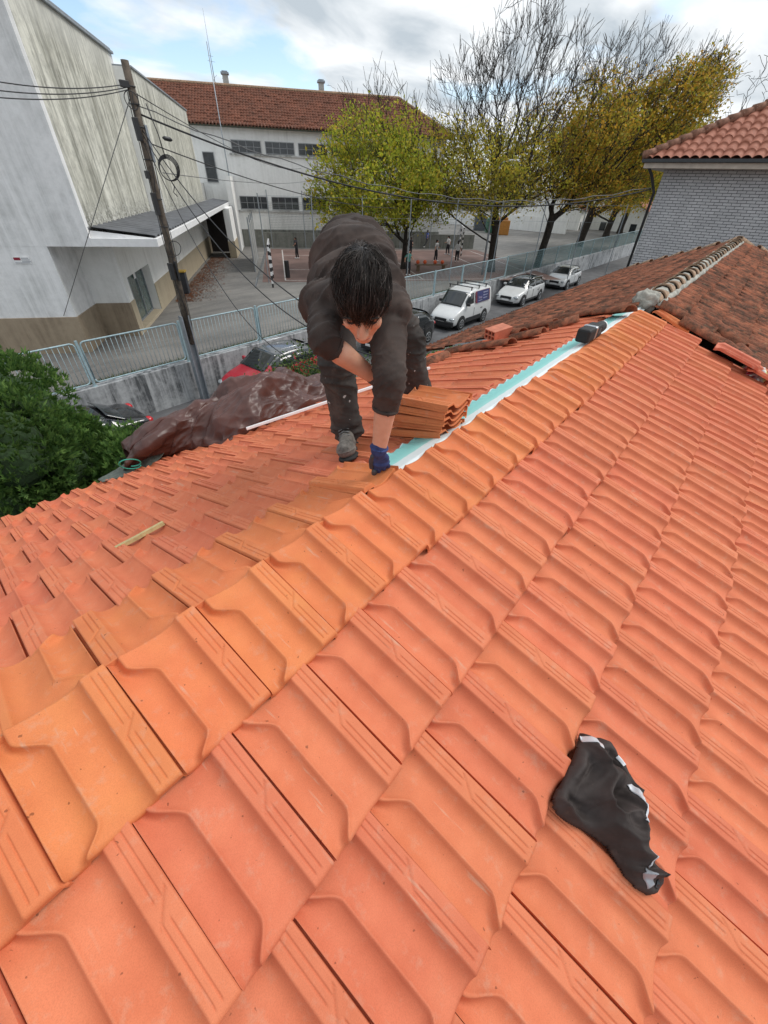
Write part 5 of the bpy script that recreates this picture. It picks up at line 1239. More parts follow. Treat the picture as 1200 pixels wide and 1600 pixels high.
hairm.color(hairm.ramp(ge.outputs['Random Per Island'], [(0, (.010, .008, .007)), (.55, (.020, .015, .012)), (.85, (.055, .042, .036)), (1, (.13, .11, .10))])); M['hair'] = hairm.m; M['lip'] = flat('lip_skin', (.35, .12, .10), .5)
for mb in BR: pobj('brow', mb.mesh('brow', 'fix'), M['hair'])
pobj('mouth', mb2_.mesh('mouth', 'fix'), M['lip'])
# hair: a cap close to the skull and locks combed forward from the whorl
def skull(d, k=1.0):           # point on the cranium in direction d=(f,u,s)
    d = np.array(d)/np.linalg.norm(d); return np.array([-.012, .02, 0])+d*np.array([.098, .098, .076])*k
hr = np.random.default_rng(9); cap_ = []
bm = bmesh.new(); rr = bmesh.ops.create_icosphere(bm, subdivisions=5, radius=1); dele = []
for v_ in rr['verts']:
    d = v_.co.copy(); lim = -.05 if d.x < .1 else .30
    if abs(d.z) > .55 and d.x > -.2 and d.x < .45: lim = .1
    if d.y < lim-(.55 if d.x < -.2 else 0): dele.append(v_)
    p = skull(d, 1.05+.03*noise.noise(d*3)); v_.co = HP(*p)
bmesh.ops.delete(bm, geom=dele, context='VERTS'); me = bpy.data.meshes.new('hair'); bm.to_mesh(me); bm.free()
haircap = pobj('hair', me, flat('hair_base', (.014, .011, .010), .6))
whorl = np.array([-.45, .85, .05]); whorl /= np.linalg.norm(whorl)
Vh = []; Fh = []; nv = 0
for i in range(9000):
    d = hr.normal(0, 1, 3); d /= np.linalg.norm(d)
    if d[1] < (-.45 if d[0] < -.2 else (.0 if d[0] < .3 else .22)): continue
    tg = d-whorl*(d@whorl); ln = np.linalg.norm(tg)
    if ln < .02: continue
    tg /= ln; sw = np.cross(d, tg); sgn = 1
    # combed forward over the brow
    flow = tg*.55+np.array([.75, -.30, .12*np.sign(d[2])])*(1 if d[0] > -.5 else .2)+sw*.35; flow -= d*(flow@d); flow /= np.linalg.norm(flow)
    clump = np.array([noise.noise(Vector(d*5.5)), noise.noise(Vector(d*5.5+7)), noise.noise(Vector(d*5.5+13))]); flow = flow+clump*.95
    Ls = hr.uniform(.035, .085)*(1.2 if d[0] > .2 else 1)*(.7 if d[2] < -.5 and d[0] > 0 else 1); ns = 7; lift0 = 1.05+.10*hr.random()+.18*noise.noise(Vector(d*4.5)); p = skull(d, 1.03); pts = [p]; dd = d.copy()
    for k in range(1, ns+1):
        q = k/ns; dd = dd+flow*(Ls/.095)/ns+hr.normal(0, .018, 3); dd /= np.linalg.norm(dd); kk = 1.03+(lift0-1.03)*math.sin(min(1, q*1.3)*math.pi*.62)*1.15
        pts.append(skull(dd, kk)-np.array([0, 0, 0]))
    P3 = [HP(*p) for p in pts]
    r0_ = hr.uniform(.0006, .0014)
    t = (P3[1]-P3[0]); a = t.orthogonal().normalized()
    for k, p in enumerate(P3):
        t = (P3[min(k+1, ns)]-P3[max(0, k-1)]).normalized(); a = (a-t*a.dot(t)).normalized(); b = t.cross(a); rr_ = r0_*(1-.8*(k/ns)**2)
        for j in range(3): c = 2*math.pi*j/3; Vh.append(tuple(p+(a*math.cos(c)+b*math.sin(c))*rr_))
    for k in range(ns):
        for j in range(3): Fh.append((nv+k*3+j, nv+k*3+(j+1) % 3, nv+(k+1)*3+(j+1) % 3, nv+(k+1)*3+j))
    nv += 3*(ns+1)
o = obj('hair_locks', npmesh('hair_locks', Vh, Fh, True), M['hair']); o.parent = haircap
# the long-sleeved top
shirt = MT('charcoal_jersey', .92, 0, .15); v = shirt.co('Object')
c = shirt.mix(shirt.ramp(shirt.noise(v, 5, 6, .6), [(.35, 0), (.7, 1)]), (.038, .029, .026), (.066, .051, .045))
c = shirt.mix(shirt.math('MULTIPLY', shirt.ramp(shirt.noise(v, 3.1, 8, .75), [(.47, 0), (.66, 1)]), .6), c, (.105, .074, .062))
c = shirt.mix(shirt.math('MULTIPLY', shirt.ramp(shirt.noise(v, 26, 8, .8), [(.60, 0), (.72, 1)]), .35), c, (.20, .17, .15)); shirt.color(c)
shirt.b.inputs['Sheen Weight'].default_value = .04; shirt.bump(shirt.noise(v, 500, 3), .2, .002)
AXB = (J['chest']-J['hips']).normalized()             # body axis
WID = (J['shL']-J['shR']).normalized(); BK = AXB.cross(WID).normalized()
if BK.z < 0: BK = -BK
bx = (WID, AXB, BK)
def foldfn(axis, amp, freq, origin, extra=0, slant=.35):
    A1 = Vector(axis).normalized(); B1 = A1.orthogonal().normalized(); C1 = A1.cross(B1); O1 = Vector(origin); fr = freq/6.0
    def f(c, m):
        q = Vector(c)-O1; h, b, d = q.dot(A1), q.dot(B1), q.dot(C1)
        wv = noise.noise(Vector((h*4, b*4, d*4)))*.10
        p = Vector(((h+slant*b+wv)*fr, b*fr*.34, d*fr*.34+3)); a_ = 1-2.2*abs(noise.noise(p)); b_ = 1-2.2*abs(noise.noise(p*2.3+Vector((7, 1, 4))))
        return amp*(max(0, a_)**3*1.5-.35)+amp*.7*max(0, b_)**3+extra*noise.noise(Vector(c)*4.5)
    return f
sleeveR_end = J['elR'].lerp(J['wrR'], .10); sleeveL_end = J['elL'].lerp(J['wrL'], .32)
sparts = [('ell', J['lumb'].lerp(J['hips'], .4), (.165, .19, .135), bx), ('ell', J['lumb'], (.182, .17, .155), bx), ('ell', J['thor'].lerp(J['lumb'], .4), (.195, .15, .155), bx), ('ell', J['thor'], (.205, .14, .150), bx), ('ell', J['chest'].lerp(J['thor'], .35), (.205, .12, .125), bx),
          ('cap', J['chest'].lerp(J['thor'], .2), J['neck']+(HC-J['neck'])*.12, .125, .074), ('cap', J['shR'].lerp(J['neck'], .15), J['neck'].lerp(J['chest'], .3), .075, .085), ('cap', J['shL'].lerp(J['neck'], .15), J['neck'].lerp(J['chest'], .3), .075, .085), ('ell', J['shR'], (.075, .085, .075), bx), ('ell', J['shL'], (.075, .085, .075), bx),
          ('cap', J['shR'].lerp(J['thor'], .15), J['elR'], .067, .053), ('cap', J['elR'], sleeveR_end, .054, .050), ('cap', J['shL'].lerp(J['thor'], .15), J['elL'], .077, .060), ('cap', J['elL'], sleeveL_end, .060, .050)]
f1 = foldfn(AXB, .0085, 50, J['lumb'], .008); armax = (J['elL']-J['shL']).normalized(); f2 = foldfn(armax, .0050, 120, J['elL'], .005, .9)
def sf(c, m):
    dl = min((Vector(c)-J['elL']).length, (Vector(c)-sleeveL_end).length, (Vector(c)-J['elR']).length)
    q = min(1, max(0, (dl-.10)/.08)); return f1(c, m)*q+f2(c, m)*(1-q)
sh = pobj('shirt', blob(sparts, .0075, 7, sf), shirt.m)
for (a, b, r_) in ((J['elR'], sleeveR_end, .050), (J['elL'], sleeveL_end, .050)):
    mb = MB(); t = (b-a).normalized(); u = t.orthogonal().normalized(); w_ = t.cross(u); ctr = b+t*.016
    mb.tube([ctr+(u*math.cos(x)+w_*math.sin(x))*(r_-.004) for x in np.linspace(0, 2*math.pi, 25)], .0070, 6); o = obj('cuff', mb.mesh('cuff', 'fix'), shirt.m); o.parent = sh
# trousers
tr = MT('dusty_work_trousers', .95, 0, .15); v = tr.co('Object')
c = tr.mix(tr.ramp(tr.noise(v, 6, 6), [(.35, 0), (.7, 1)]), (.042, .038, .036), (.078, .068, .063))
c = tr.mix(tr.math('MULTIPLY', tr.ramp(tr.noise(v, 4.2, 8, .7), [(.53, 0), (.68, 1)]), .45), c, (.17, .14, .12))
c = tr.mix(tr.ramp(tr.noise(v, 32, 3, .5), [(.70, 0), (.73, .9)]), c, (.55, .52, .5)); tr.color(c); tr.bump(tr.noise(v, 400, 3), .2, .002)
kR, kL = J['knR'], J['knL']; aR, aL = J['anR'], J['anL']
tparts = [('ell', J['hips'], (.17, .15, .14), bx), ('cap', J['hipR'], kR, .112, .092), ('cap', kR, kR.lerp(aR, .5), .090, .083), ('cap', kR.lerp(aR, .5), aR+(kR-aR)*.06, .083, .086), ('cap', J['hipL'], kL, .112, .094), ('cap', kL, kL.lerp(aL, .5), .092, .084), ('cap', kL.lerp(aL, .5), aL+(kL-aL)*.05, .084, .092)]
legf = foldfn((kR-aR).normalized(), .011, 75, aR, .010)
def tf(c, m):
    d = min((Vector(c)-kR).length, (Vector(c)-aR).length, (Vector(c)-aL).length, (Vector(c)-kL).length); return legf(c, m)*(.45+.9*math.exp(-(d/.11)**2))
trs = pobj('trousers', blob(tparts, .0085, 6, tf), tr.m)
pk = MB(); t = (aR-kR).normalized(); sdv = Vector((-.55, .35, 0)).normalized()
# boots
bt = MT('dusty_work_boot', .85, 0, .2); v = bt.co('Object'); bt.color(bt.mix(bt.ramp(bt.noise(v, 18, 7, .7), [(.35, 0), (.65, 1)]), (.065, .06, .055), (.22, .20, .18))); bt.bump(bt.noise(v, 60, 6), .5, .004)
def boot(heel, toe, ankle, up, name='boot'):
    heel = Vector(heel); toe = Vector(toe); up = Vector(up).normalized(); f = (toe-heel).normalized(); up = (up-f*up.dot(f)).normalized(); s_ = f.cross(up); L = (toe-heel).length; a3 = (f, s_, up)
    prt = [('ell', heel+f*.06+up*.055, (.065, .045, .06), a3), ('ell', heel+f*(L*.5)+up*.052, (.10, .046, .050), a3), ('ell', toe-f*.065+up*.050, (.072, .054, .048), a3), ('cap', heel+f*.07+up*.08, Vector(ankle)+up*.06, .048, .056), ('cap', heel+f*.10+up*.09, toe-f*.11+up*.075, .042, .036)]
    g = pobj(name, blob(prt, .006, 3, lambda c, m: .002*noise.noise(Vector(c)*40)), bt.m)
    so = [('ell', heel+f*.055+up*.006, (.062, .046, .020), a3), ('ell', heel+f*(L*.5)+up*.006, (.11, .043, .018), a3), ('ell', toe-f*.07+up*.006, (.080, .058, .020), a3)]
    o = obj('sole', blob(so, .006, 1), M['rubber']); o.parent = g
    mb = MB()
    for i in range(5):
        c_ = heel+f*(L*.62-.028*i)+up*(.104+.012*i); mb.tube([c_-s_*.030, c_+up*.008, c_+s_*.030+f*.012], .0032, 5); mb.tube([c_+s_*.030, c_+up*.010, c_-s_*.030+f*.012], .0032, 5)
    o = obj('laces', mb.mesh('laces', 'fix'), M['cable2']); o.parent = g
    mb = MB(); n_ = 18; ring = []
    for i in range(n_):
        a = math.pi*i/(n_-1)-math.pi/2; ring.append(toe-f*.055+f*math.cos(a)*.060+s_*math.sin(a)*.050+up*.05)
    mb.tube(ring, .004, 5); o = obj('toe_cap_seam', mb.mesh('toe_cap_seam', 'fix'), bt.m); o.parent = g
hR = Vector(onL(551, 694, .030)); tR = Vector(onL(544, 721, .035))
boot(hR+(hR-tR)*.0, tR, aR, NL)
tL = Vector(onL(628, 612, .04)); 
tL2 = aL+V3(D(622, 604, 2.80)-D(654, 604, 2.80)).normalized()*.19+Vector((0, 0, -.10)); boot(aL+Vector((.03, 0, -.13)), tL2, aL, (0, .2, 1))
# gloved hands
gv = MT('navy_knit_glove', .9); v = gv.co('Object'); gv.color(gv.mix(gv.ramp(gv.noise(v, 30, 5), [(.35, 0), (.7, 1)]), (.02, .035, .12), (.04, .065, .19))); gv.bump(gv.noise(v, 700, 2), .4, .002)
gg = flat('grey_latex_palm', (.045, .05, .06), .5, var=.4, scale=20)
def fing(pts, r): return [('cap', D(*a), D(*b), r*(1-.08*i), r*(1-.08*(i+1))) for i, (a, b) in enumerate(zip(pts, pts[1:]))]
W = (592, 700, 1.655); hp = [('cap', J['wrL'], D(592, 697, 1.645), .034, .032), ('cap', D(592, 697, 1.645), D(593, 708, 1.68), .032, .030), ('ell', D(594, 716, 1.705), (.040, .040, .020), (CR, V3(D(594, 726, 1.76)-D(594, 704, 1.67)).normalized(), V3(np.cross(CR, norm(D(594, 726, 1.76)-D(594, 704, 1.67)))))),
      ('ell', D(595, 722, 1.725), (.040, .026, .019), (CR, CU, CF))]
hp += fing([(586, 722, 1.725), (585.5, 733, 1.765), (586, 742, 1.795)], .0115)
hp += fing([(592, 724, 1.725), (592, 736, 1.775), (591, 744, 1.81)], .0115)
hp += fing([(598, 724, 1.725), (600, 732, 1.765), (600, 735, 1.800)], .0108)
hp += fing([(603, 721, 1.725), (607, 728, 1.760), (607, 731, 1.79)], .0098)
hl = pobj('glove', blob(hp, .0028, 3, lambda c, m: .0012*noise.noise(Vector(c)*60)), gv.m)
th = fing([(583, 713, 1.69), (580, 721, 1.715), (580.5, 730, 1.745)], .0125)+fing([(585, 736, 1.762), (584.5, 748, 1.805)], .0128)
o = obj('grip_coating', blob(th, .0028, 2), gg); o.parent = hl
mb = MB(); wl = J['wrL']; t = (J['wrL']-J['elL']).normalized(); u = t.orthogonal().normalized(); w_ = t.cross(u)
mb.tube([wl-t*.012+(u*math.cos(x)+w_*math.sin(x))*.034 for x in np.linspace(0, 2*math.pi, 21)], .0055, 6); o = obj('glove_cuff', mb.mesh('glove_cuff', 'fix'), gv.m); o.parent = hl
# right hand, gloved, resting on the other knee
hq = [('cap', D(583, 588, 1.60), D(590, 594, 1.64), .032, .030), ('ell', D(596, 598, 1.67), (.042, .036, .022), (CR, CU, CF))]
for k in range(4): hq += fing([(600+k*1.5, 590+5*k, 1.68), (610+k, 592+6*k, 1.70), (614, 597+6*k, 1.73)], .011)
hq += fing([(590, 602, 1.64), (596, 611, 1.66), (602, 616, 1.68)], .0125)
pobj('glove', blob(hq, .003, 3), gg)

# ---- the children on the court: small but whole figures
def child(px, py, z, h, label, top, bottom, az, step=.25, arms=.3, hair=(.02, .015, .012)):
    b = Vector(onz(px, py, z)); g = empty('person', b, (0, 0, az), label, 'person', 'children on the playground'); k = h/1.5
    def P(x, y, z_): return Vector((x, y, z_))*k
    hip = P(0, 0, .78); ch = P(.03, 0, 1.16); nk = P(.03, 0, 1.26); hd = P(.04, 0, 1.39)
    f1_, f2_ = P(step, .08, .04), P(-step, -.08, .04+.1*(step > .3)); k1, k2 = P(step*.6+.04, .08, .42), P(-step*.35, -.08, .42)
    e1, e2 = P(.03+arms*.4, .24, 1.0), P(.0-arms*.3, -.24, 1.0); h1_, h2_ = P(.1+arms, .24, .86+arms*.5), P(.05-arms*.5, -.26, .80)
    bd = [('cap', hip, ch, .10*k, .12*k), ('cap', ch, nk, .07*k, .05*k), ('ell', hd, (.085*k, .085*k, .105*k), ((1, 0, 0), (0, 1, 0), (0, 0, 1))), ('cap', nk, hd, .045*k, .045*k), ('ell', hd+P(.085, 0, -.01), (.02*k, .015*k, .02*k), ((1, 0, 0), (0, 1, 0), (0, 0, 1)))]
    sk_ = bd+[('cap', P(0, s*.07, .78), kk, .08*k, .055*k) for s, kk in ((1, k1), (-1, k2))]+[('cap', k1, f1_+P(0, 0, .05), .052*k, .038*k), ('cap', k2, f2_+P(0, 0, .05), .052*k, .038*k)]
    sk_ += [('cap', ch+P(0, s*.13, .03), e, .045*k, .038*k) for s, e in ((1, e1), (-1, e2))]+[('cap', e1, h1_, .036*k, .026*k), ('cap', e2, h2_, .036*k, .026*k), ('ell', h1_, (.045*k, .03*k, .03*k), ((1, 0, 0), (0, 1, 0), (0, 0, 1))), ('ell', h2_, (.045*k, .03*k, .03*k), ((1, 0, 0), (0, 1, 0), (0, 0, 1)))]
    obj('body', blob(sk_, .022, 2), M['skin'], g)
    tp = [('cap', hip+P(0, 0, .05), ch, .125*k, .145*k), ('cap', ch, nk, .12*k, .06*k)]+[('cap', ch+P(0, s*.13, .03), e.lerp(hh, .3 if top[1] else -.3), .058*k, .048*k) for s, e, hh in ((1, e1, h1_), (-1, e2, h2_))]
    obj('shirt', blob(tp, .022, 2), top[0], g)
    bp_ = [('cap', hip, hip+P(0, 0, .08), .125*k, .12*k), ('cap', P(0, .07, .78), k1, .10*k, .072*k), ('cap', P(0, -.07, .78), k2, .10*k, .072*k), ('cap', k1, f1_+P(0, 0, .08), .07*k, .058*k), ('cap', k2, f2_+P(0, 0, .08), .07*k, .058*k)]
    obj('trousers', blob(bp_, .022, 2), bottom, g)
    for f_ in (f1_, f2_): obj('shoe', blob([('ell', f_+P(.05, 0, 0), (.13*k, .05*k, .045*k), ((1, 0, 0), (0, 1, 0), (0, 0, 1)))], .02, 1), M['white'], g)
    obj('hair', blob([('ell', hd+P(-.02, 0, .03), (.10*k, .10*k, .10*k), ((1, 0, 0), (0, 1, 0), (0, 0, 1))), ('cap', hd+P(-.05, 0, 0), hd+P(-.08, 0, -.12), .07*k, .05*k)], .02, 1), flat('child_hair', hair, .6), g)
wt = (flat('white_tee', (.62, .62, .62), .8), 0); bk = flat('black_tracksuit', (.02, .02, .025), .8); blu = (flat('blue_top', (.04, .09, .35), .8), 1); grn = (flat('teal_tee', (.10, .28, .24), .8), 0); blk = (bk, 1)
child(465, 404, 1.21, 1.45, 'child in black standing by the left goal of the court', blk, bk, 2.2, .06, .1)
child(680, 408, 1.21, 1.5, 'child in white tee and black trousers standing with arms low', (wt[0], 0), bk, -1.2, .07, .12)
child(699, 398, 1.21, 1.45, 'child in white tee standing farther back near the court centre', (wt[0], 0), bk, 1.6, .10, .15)
child(713, 410, 1.21, 1.5, 'child in white tee striding with legs apart on the right', (wt[0], 0), bk, .6, .32, .3)
child(666, 388, 1.21, 1.5, 'child in a blue top running near the far wall', blu, bk, -.4, .36, .35)
child(637, 430, 1.21, 1.5, 'child in a teal tee standing close to the bench', grn, bk, -2.0, .06, .15)
child(634, 414, 1.21, 1.45, 'child in white partly hidden behind the leafy tree trunk', (wt[0], 0), bk, -2.6, .15, .4)
child(641, 400, 1.21, 1.4, 'child in dark clothes behind the one in the teal tee', blk, bk, .2, .1, .4)
# ------------------------------------------------------------------ cloth and loose things on the roof
def ridged(p, k): return 1-abs(noise.noise(p*k))*2
def crease(p, k): d = noise.voronoi(p*k)[0]; return d[0]*1.1-.45
def tarp():
    nu, nv_ = 420, 130
    lowp = [(193, 735), (225, 722), (262, 712), (300, 702), (345, 694), (400, 672), (450, 650), (490, 634), (520, 622), (560, 604)]
    crp = [(203, 705), (235, 676), (278, 650), (312, 630), (345, 622), (370, 598), (402, 588), (450, 583), (500, 592), (545, 596)]
    yc_ = [3.75, 3.72, 3.7, 3.68, 3.66, 3.64, 3.62, 3.60, 3.60, 3.58]
    lo = [np.array(onL(x, y, .045)) for x, y in lowp]
    lo = [q if q[1] < 3.72 else np.array(onplane(x, y, (0, 3.72, 0), (0, 1, 0))) for q, (x, y) in zip(lo, lowp)]
    cr = [np.array(ony(x, y+3, Y)) for (x, y), Y in zip(crp, yc_)]
    V = np.zeros((nu, nv_, 3)); n = len(lo)-1
    for i in range(nu):
        a = i/(nu-1)*n; k = min(int(a), n-1); q = a-k; L_ = lo[k]*(1-q)+lo[k+1]*q; Cc = cr[k]*(1-q)+cr[k+1]*q
        back = Cc+np.array([.08, .42, -.75])
        mid = (L_+Cc)/2+np.array([-.10, -.20, .10])*(.6+.5*math.sin(i*.031))
        for j in range(nv_):
            v_ = j/(nv_-1)
            if v_ < .62: w_ = v_/.62; p = L_*(1-w_)**2+mid*2*w_*(1-w_)+Cc*w_**2
            else: w_ = (v_-.62)/.38; p = Cc*(1-w_)**2+(Cc+np.array([0, .3, .06]))*2*w_*(1-w_)+back*w_**2
            V[i, j] = p
    tu = np.gradient(V, axis=0); tv = np.gradient(V, axis=1); nn = np.cross(tv, tu); nn /= np.linalg.norm(nn, axis=2)[..., None]+1e-9
    nn *= -1 if nn[nu//2, nv_//3] @ np.array([-.5, -.6, .6]) < 0 else 1
    for i in range(nu):
        for j in range(nv_):
            p = V[i, j]; q = Vector((p[0]*1.0+p[2]*.5, p[1]*1.2, p[2]*1.0-p[0]*.35)); wv = Vector((noise.noise(q*1.6), noise.noise(q*1.6+Vector((5, 0, 0))), 0))*.25
            q = Vector((q.x*.55, q.y*1.3, q.z*1.25)); h = .055*(ridged(q+wv, 1.9)-.5)+.170*crease(q+wv*.6, 2.3)+.075*crease(q+wv+Vector((9, 2, 1)), 5.2)+.022*crease(q+Vector((1, 7, 2)), 12)
            e = min(1, j/10)*min(1, (nu-1-i)/8+.2)*min(1, i/8+.2)
            V[i, j] = p+nn[i, j]*h*e
    return npmesh('tarpaulin', V.reshape(-1, 3), gridfaces(nu, nv_), True)
tm_ = MT('brown_tarpaulin', .40, 0, .45); v = tm_.co('Object'); tm_.color(tm_.mix(tm_.ramp(tm_.noise(v, 3, 7, .65), [(.35, 0), (.7, 1)]), (.060, .025, .020), (.115, .050, .040)))
rn = tm_.n('ShaderNodeTexNoise'); rn.noise_type = 'RIDGED_MULTIFRACTAL'; rn.inputs['Scale'].default_value = 4.5; rn.inputs['Detail'].default_value = 4; tm_.l(v, rn.inputs['Vector']); tm_.bump(rn.outputs[0], .12, .02)
tp_ = obj('tarpaulin', tarp(), tm_.m); tp_.modifiers.new('t', 'SOLIDIFY').thickness = .004
tag(tp_, 'crumpled brown tarpaulin heaped along the eaves behind the man', 'tarpaulin')
# grey-green shade net with a turquoise cord, trailing from the tarpaulin
nm = flat('grey_green_net', (.085, .10, .085), .7, var=.35, scale=25, bump=.5)
NV = []; top_ = [(153, 750), (175, 738), (200, 722), (222, 700), (240, 690), (256, 688)]; bot_ = [(162, 754), (190, 746), (212, 738), (235, 728), (252, 716), (262, 700)]
for i in range(60):
    a = i/59*5; k = min(int(a), 4); q = a-k; A1 = np.array(top_[k])*(1-q)+np.array(top_[k+1])*q; B1_ = np.array(bot_[k])*(1-q)+np.array(bot_[k+1])*q
    for j in range(16):
        w_ = j/15; x, y = A1*(1-w_)+B1_*w_; Y = 3.80-.16*w_; p = ony(x, y, Y); NV.append(p+np.array([0, 0, .012*noise.noise(Vector((p[0]*12, w_*4, 3)))]))
net = obj('shade_net', npmesh('shade_net', NV, gridfaces(60, 16), True), nm); net.modifiers.new('t', 'SOLIDIFY').thickness = .006
tag(net, 'grey-green shade net trailing over the eaves left of the tarpaulin', 'net')
mb = MB(); c = Vector(ony(207, 722, 3.60)); pts = []
for i in range(33):
    a = 2*math.pi*i/26; p = ony(203+17*math.cos(a), 727+6.5*math.sin(a)-.15*i, 3.58+.02*math.sin(a)); pts.append(p)
mb.tube(pts, .0055, 6); cd = mb.build('cord', flat('turquoise_cord', (.03, .33, .24), .6), None, True); tag(cd, 'loop of turquoise cord lying on the shade net', 'cord')
# long white batten behind the tarpaulin, sawn timber offcut
a = Vector(onL(385, 670, .10)); b = Vector(onL(671, 575, .10)); thing('metal_straightedge', MB().bar(a, b, .045, .025, up=NL), M['white'], 'long white aluminium straightedge lying across the far roof slope behind the man', 'straightedge', bevel=.004)
a = Vector(onL(181, 857, .050)); b = Vector(onL(256, 818, .056)); pw = flat('pale_pine', (.52, .42, .20), .8, var=.25, scale=30)
cl = thing('timber_offcut', MB().bar(a, a.lerp(b, .5), .027, .018, up=NL).bar(a.lerp(b, .5)+Vector((0, 0, .0012)), b+Vector((0, 0, .004)), .027, .0178, up=NL), pw, 'thin pale strip of sawn timber lying on the far slope tiles', 'timber strip', bevel=.001)
# cordless radio-like tool on the membrane
a = Vector(onplane(906, 533, (0, RY, RZ+.05), (0, 0, 1))); b = Vector(onplane(944, 512, (0, RY, RZ+.05), (0, 0, 1))); t = (b-a).normalized()
M['tool'] = flat('matt_tool_black', (.012, .012, .013), .7)
tl = empty('power_tool', a.lerp(b, .5), (0, 0, math.atan2(t.y, t.x)), 'black cordless tool with silver band lying on the turquoise ridge membrane', 'power tool'); L_ = (b-a).length*.92
MB().box((-L_*.5, -.055, -.02), (L_*.10, .055, .085)).build('tool_body', M['tool'], tl, bevel=.018)
MB().box((-L_*.24, -.0575, -.015), (-L_*.15, .0575, .088)).build('silver_band', M['chrome'], tl, bevel=.012)
MB().tube([(L_*.10, 0, .03), (L_*.36, 0, .03)], [.052, .045], 16).build('tool_head', M['tool'], tl, bevel=.006)
MB().tube([(L_*.36, 0, .03), (L_*.42, 0, .03)], [.044, .04], 16).build('white_collar', M['white'], tl); MB().tube([(L_*.42, 0, .03), (L_*.5, 0, .03)], [.03, .02], 12).build('tool_nose', M['black'], tl)
mb = MB()
for i in range(4): mb.box((-L_*.10+.016*i, -.0565, .02), (-L_*.10+.008+.016*i, -.0555, .06))
mb.build('vent_slots', M['cable2'], tl)
# loose and stray tiles
def stray(loc, rot, mat, label, sc=1.0, group=None):
    o = obj('roof_tile', tile_full); o.location = loc; o.rotation_euler = rot; o.scale = (sc, sc, sc); o.material_slots[0].link = 'OBJECT'; o.material_slots[0].material = mat; return tag(o, label, 'roof tile', group)
p = Vector(onR(1170, 583, .09)); stray(p+Vector((-.02, .36, .16)), (AR*.85, 0, 0), M['clay_r'], 'loose red tile lying proud at the right edge, upper of the two', 1.0)
stray(p+Vector((.0, .02, .03)), (AR*.95, 0, R(2)), M['clay_r'], 'loose red tile at the right edge, lower one below its twin', 1.0)
oc = ['orange tile offcut at the top of the new slope nearest the ridge mortar', 'middle orange tile offcut at the top right of the new slope', 'lowest orange tile offcut next to the old brown tiles']
for i, (x, y) in enumerate(((1020, 487), (1034, 497), (1050, 508))):
    q = Vector(onR(x, y, .045)); o = obj('tile_offcut', tile_lo_o); o.matrix_world = Matrix.Translation(q) @ Matrix.Rotation(AR, 4, 'X') @ Matrix.Rotation(R(-8+6*i), 4, 'Z') @ Matrix.Diagonal((.8, .42, 1, 1)); tag(o, oc[i], 'tile offcut', 'orange offcuts where new and old roof meet')
ob = oldclay('loose_old_clay')
oldt = MB(); n_ = 10
for j in range(2):
    for i in range(n_+1): a_ = math.pi*i/n_; oldt.v.append((.45*j, (.085-.01*j)*math.cos(a_), (.07-.008*j)*math.sin(a_)))
oldt.f = [(i, i+1, n_+2+i, n_+1+i) for i in range(n_)]; oldt.mi = [0]*n_; otm = oldt.mesh('barrel_tile', 'fix'); otm.materials.append(ob)
def otile(P0, P1, label, g='old brown tiles pulled off along the broken edge', roll=0):
    P0 = Vector(P0); P1 = Vector(P1); t = (P1-P0); o = obj('barrel_tile', otm); md = o.modifiers.new('s', 'SOLIDIFY'); md.thickness = .014
    o.matrix_world = Matrix.Translation(P0) @ t.to_track_quat('X', 'Z').to_matrix().to_4x4() @ Matrix.Rotation(roll, 4, 'X') @ Matrix.Diagonal((t.length/.45, 1, 1, 1)); tag(o, label, 'roof tile', g)
seq = [((652, 575), (700, 556), 'reddish barrel tile lying loose lowest on the broken edge'), ((700, 553), (752, 541), 'brown barrel tile left of the hollow brick'), ((745, 546), (800, 537), 'cracked barrel tile below the hollow brick'), ((762, 527), (818, 520), 'barrel tile above and beside the hollow brick'),
       ((800, 532), (850, 520), 'barrel tile right of the hollow brick'), ((812, 517), (868, 506), 'long barrel tile midway up the broken edge'), ((858, 514), (905, 500), 'barrel tile nearer the ridge on the broken edge'), ((868, 503), (936, 488), 'long brown barrel tile just short of the ridge'), ((935, 492), (985, 486), 'last barrel tile spanning the dark gap by the ridge')]
for a, b, lab in seq: otile(onL(*a, .06), onL(*b, .075), lab)
for a, b, lab in (((1030, 478), (1072, 500), 'grey weathered barrel tile right of the ridge mortar'), ((1062, 503), (1118, 536), 'long grey barrel tile edging the new slope at right'), ((1110, 505), (1160, 545), 'tilted barrel tile over the dark hole in the old roof'), ((1150, 545), (1198, 590), 'lower tilted barrel tile near the plastic bag'), ((1128, 540), (1172, 570), 'old barrel tile above the loose red tiles')):
    otile(onR(*a, .075), onR(*b, .085), lab)
q = Vector(onL(779, 517, .16)); hb = MB(); Lb, Wb, Hb = .19, .28, .12; w_ = .012
xs = [0, (Lb-w_)/3, 2*(Lb-w_)/3, Lb-w_]; zs = [0, (Hb-w_)/2, Hb-w_]
for z in zs: hb.box((0, 0, z), (Lb, Wb, z+w_))
for x in xs:
    for z0, z1 in zip(zs, zs[1:]): hb.box((x, .0006, z0+w_), (x+w_, Wb-.0006, z1))
hb.box((w_, Wb-.02, w_), (Lb-w_, Wb-.012, Hb-w_))
o = hb.build('hollow_brick', flat('brick_clay', (.50, .17, .10), .85, var=.2, scale=12)); o.matrix_world = Matrix.Translation(q) @ Matrix.Rotation(R(-112), 4, 'Z') @ Matrix.Rotation(R(8), 4, 'X') @ Matrix.Translation((-Lb/2, -Wb/2, -Hb/2-.02)); tag(o, 'hollow red brick resting among the old tiles at the broken edge', 'brick')
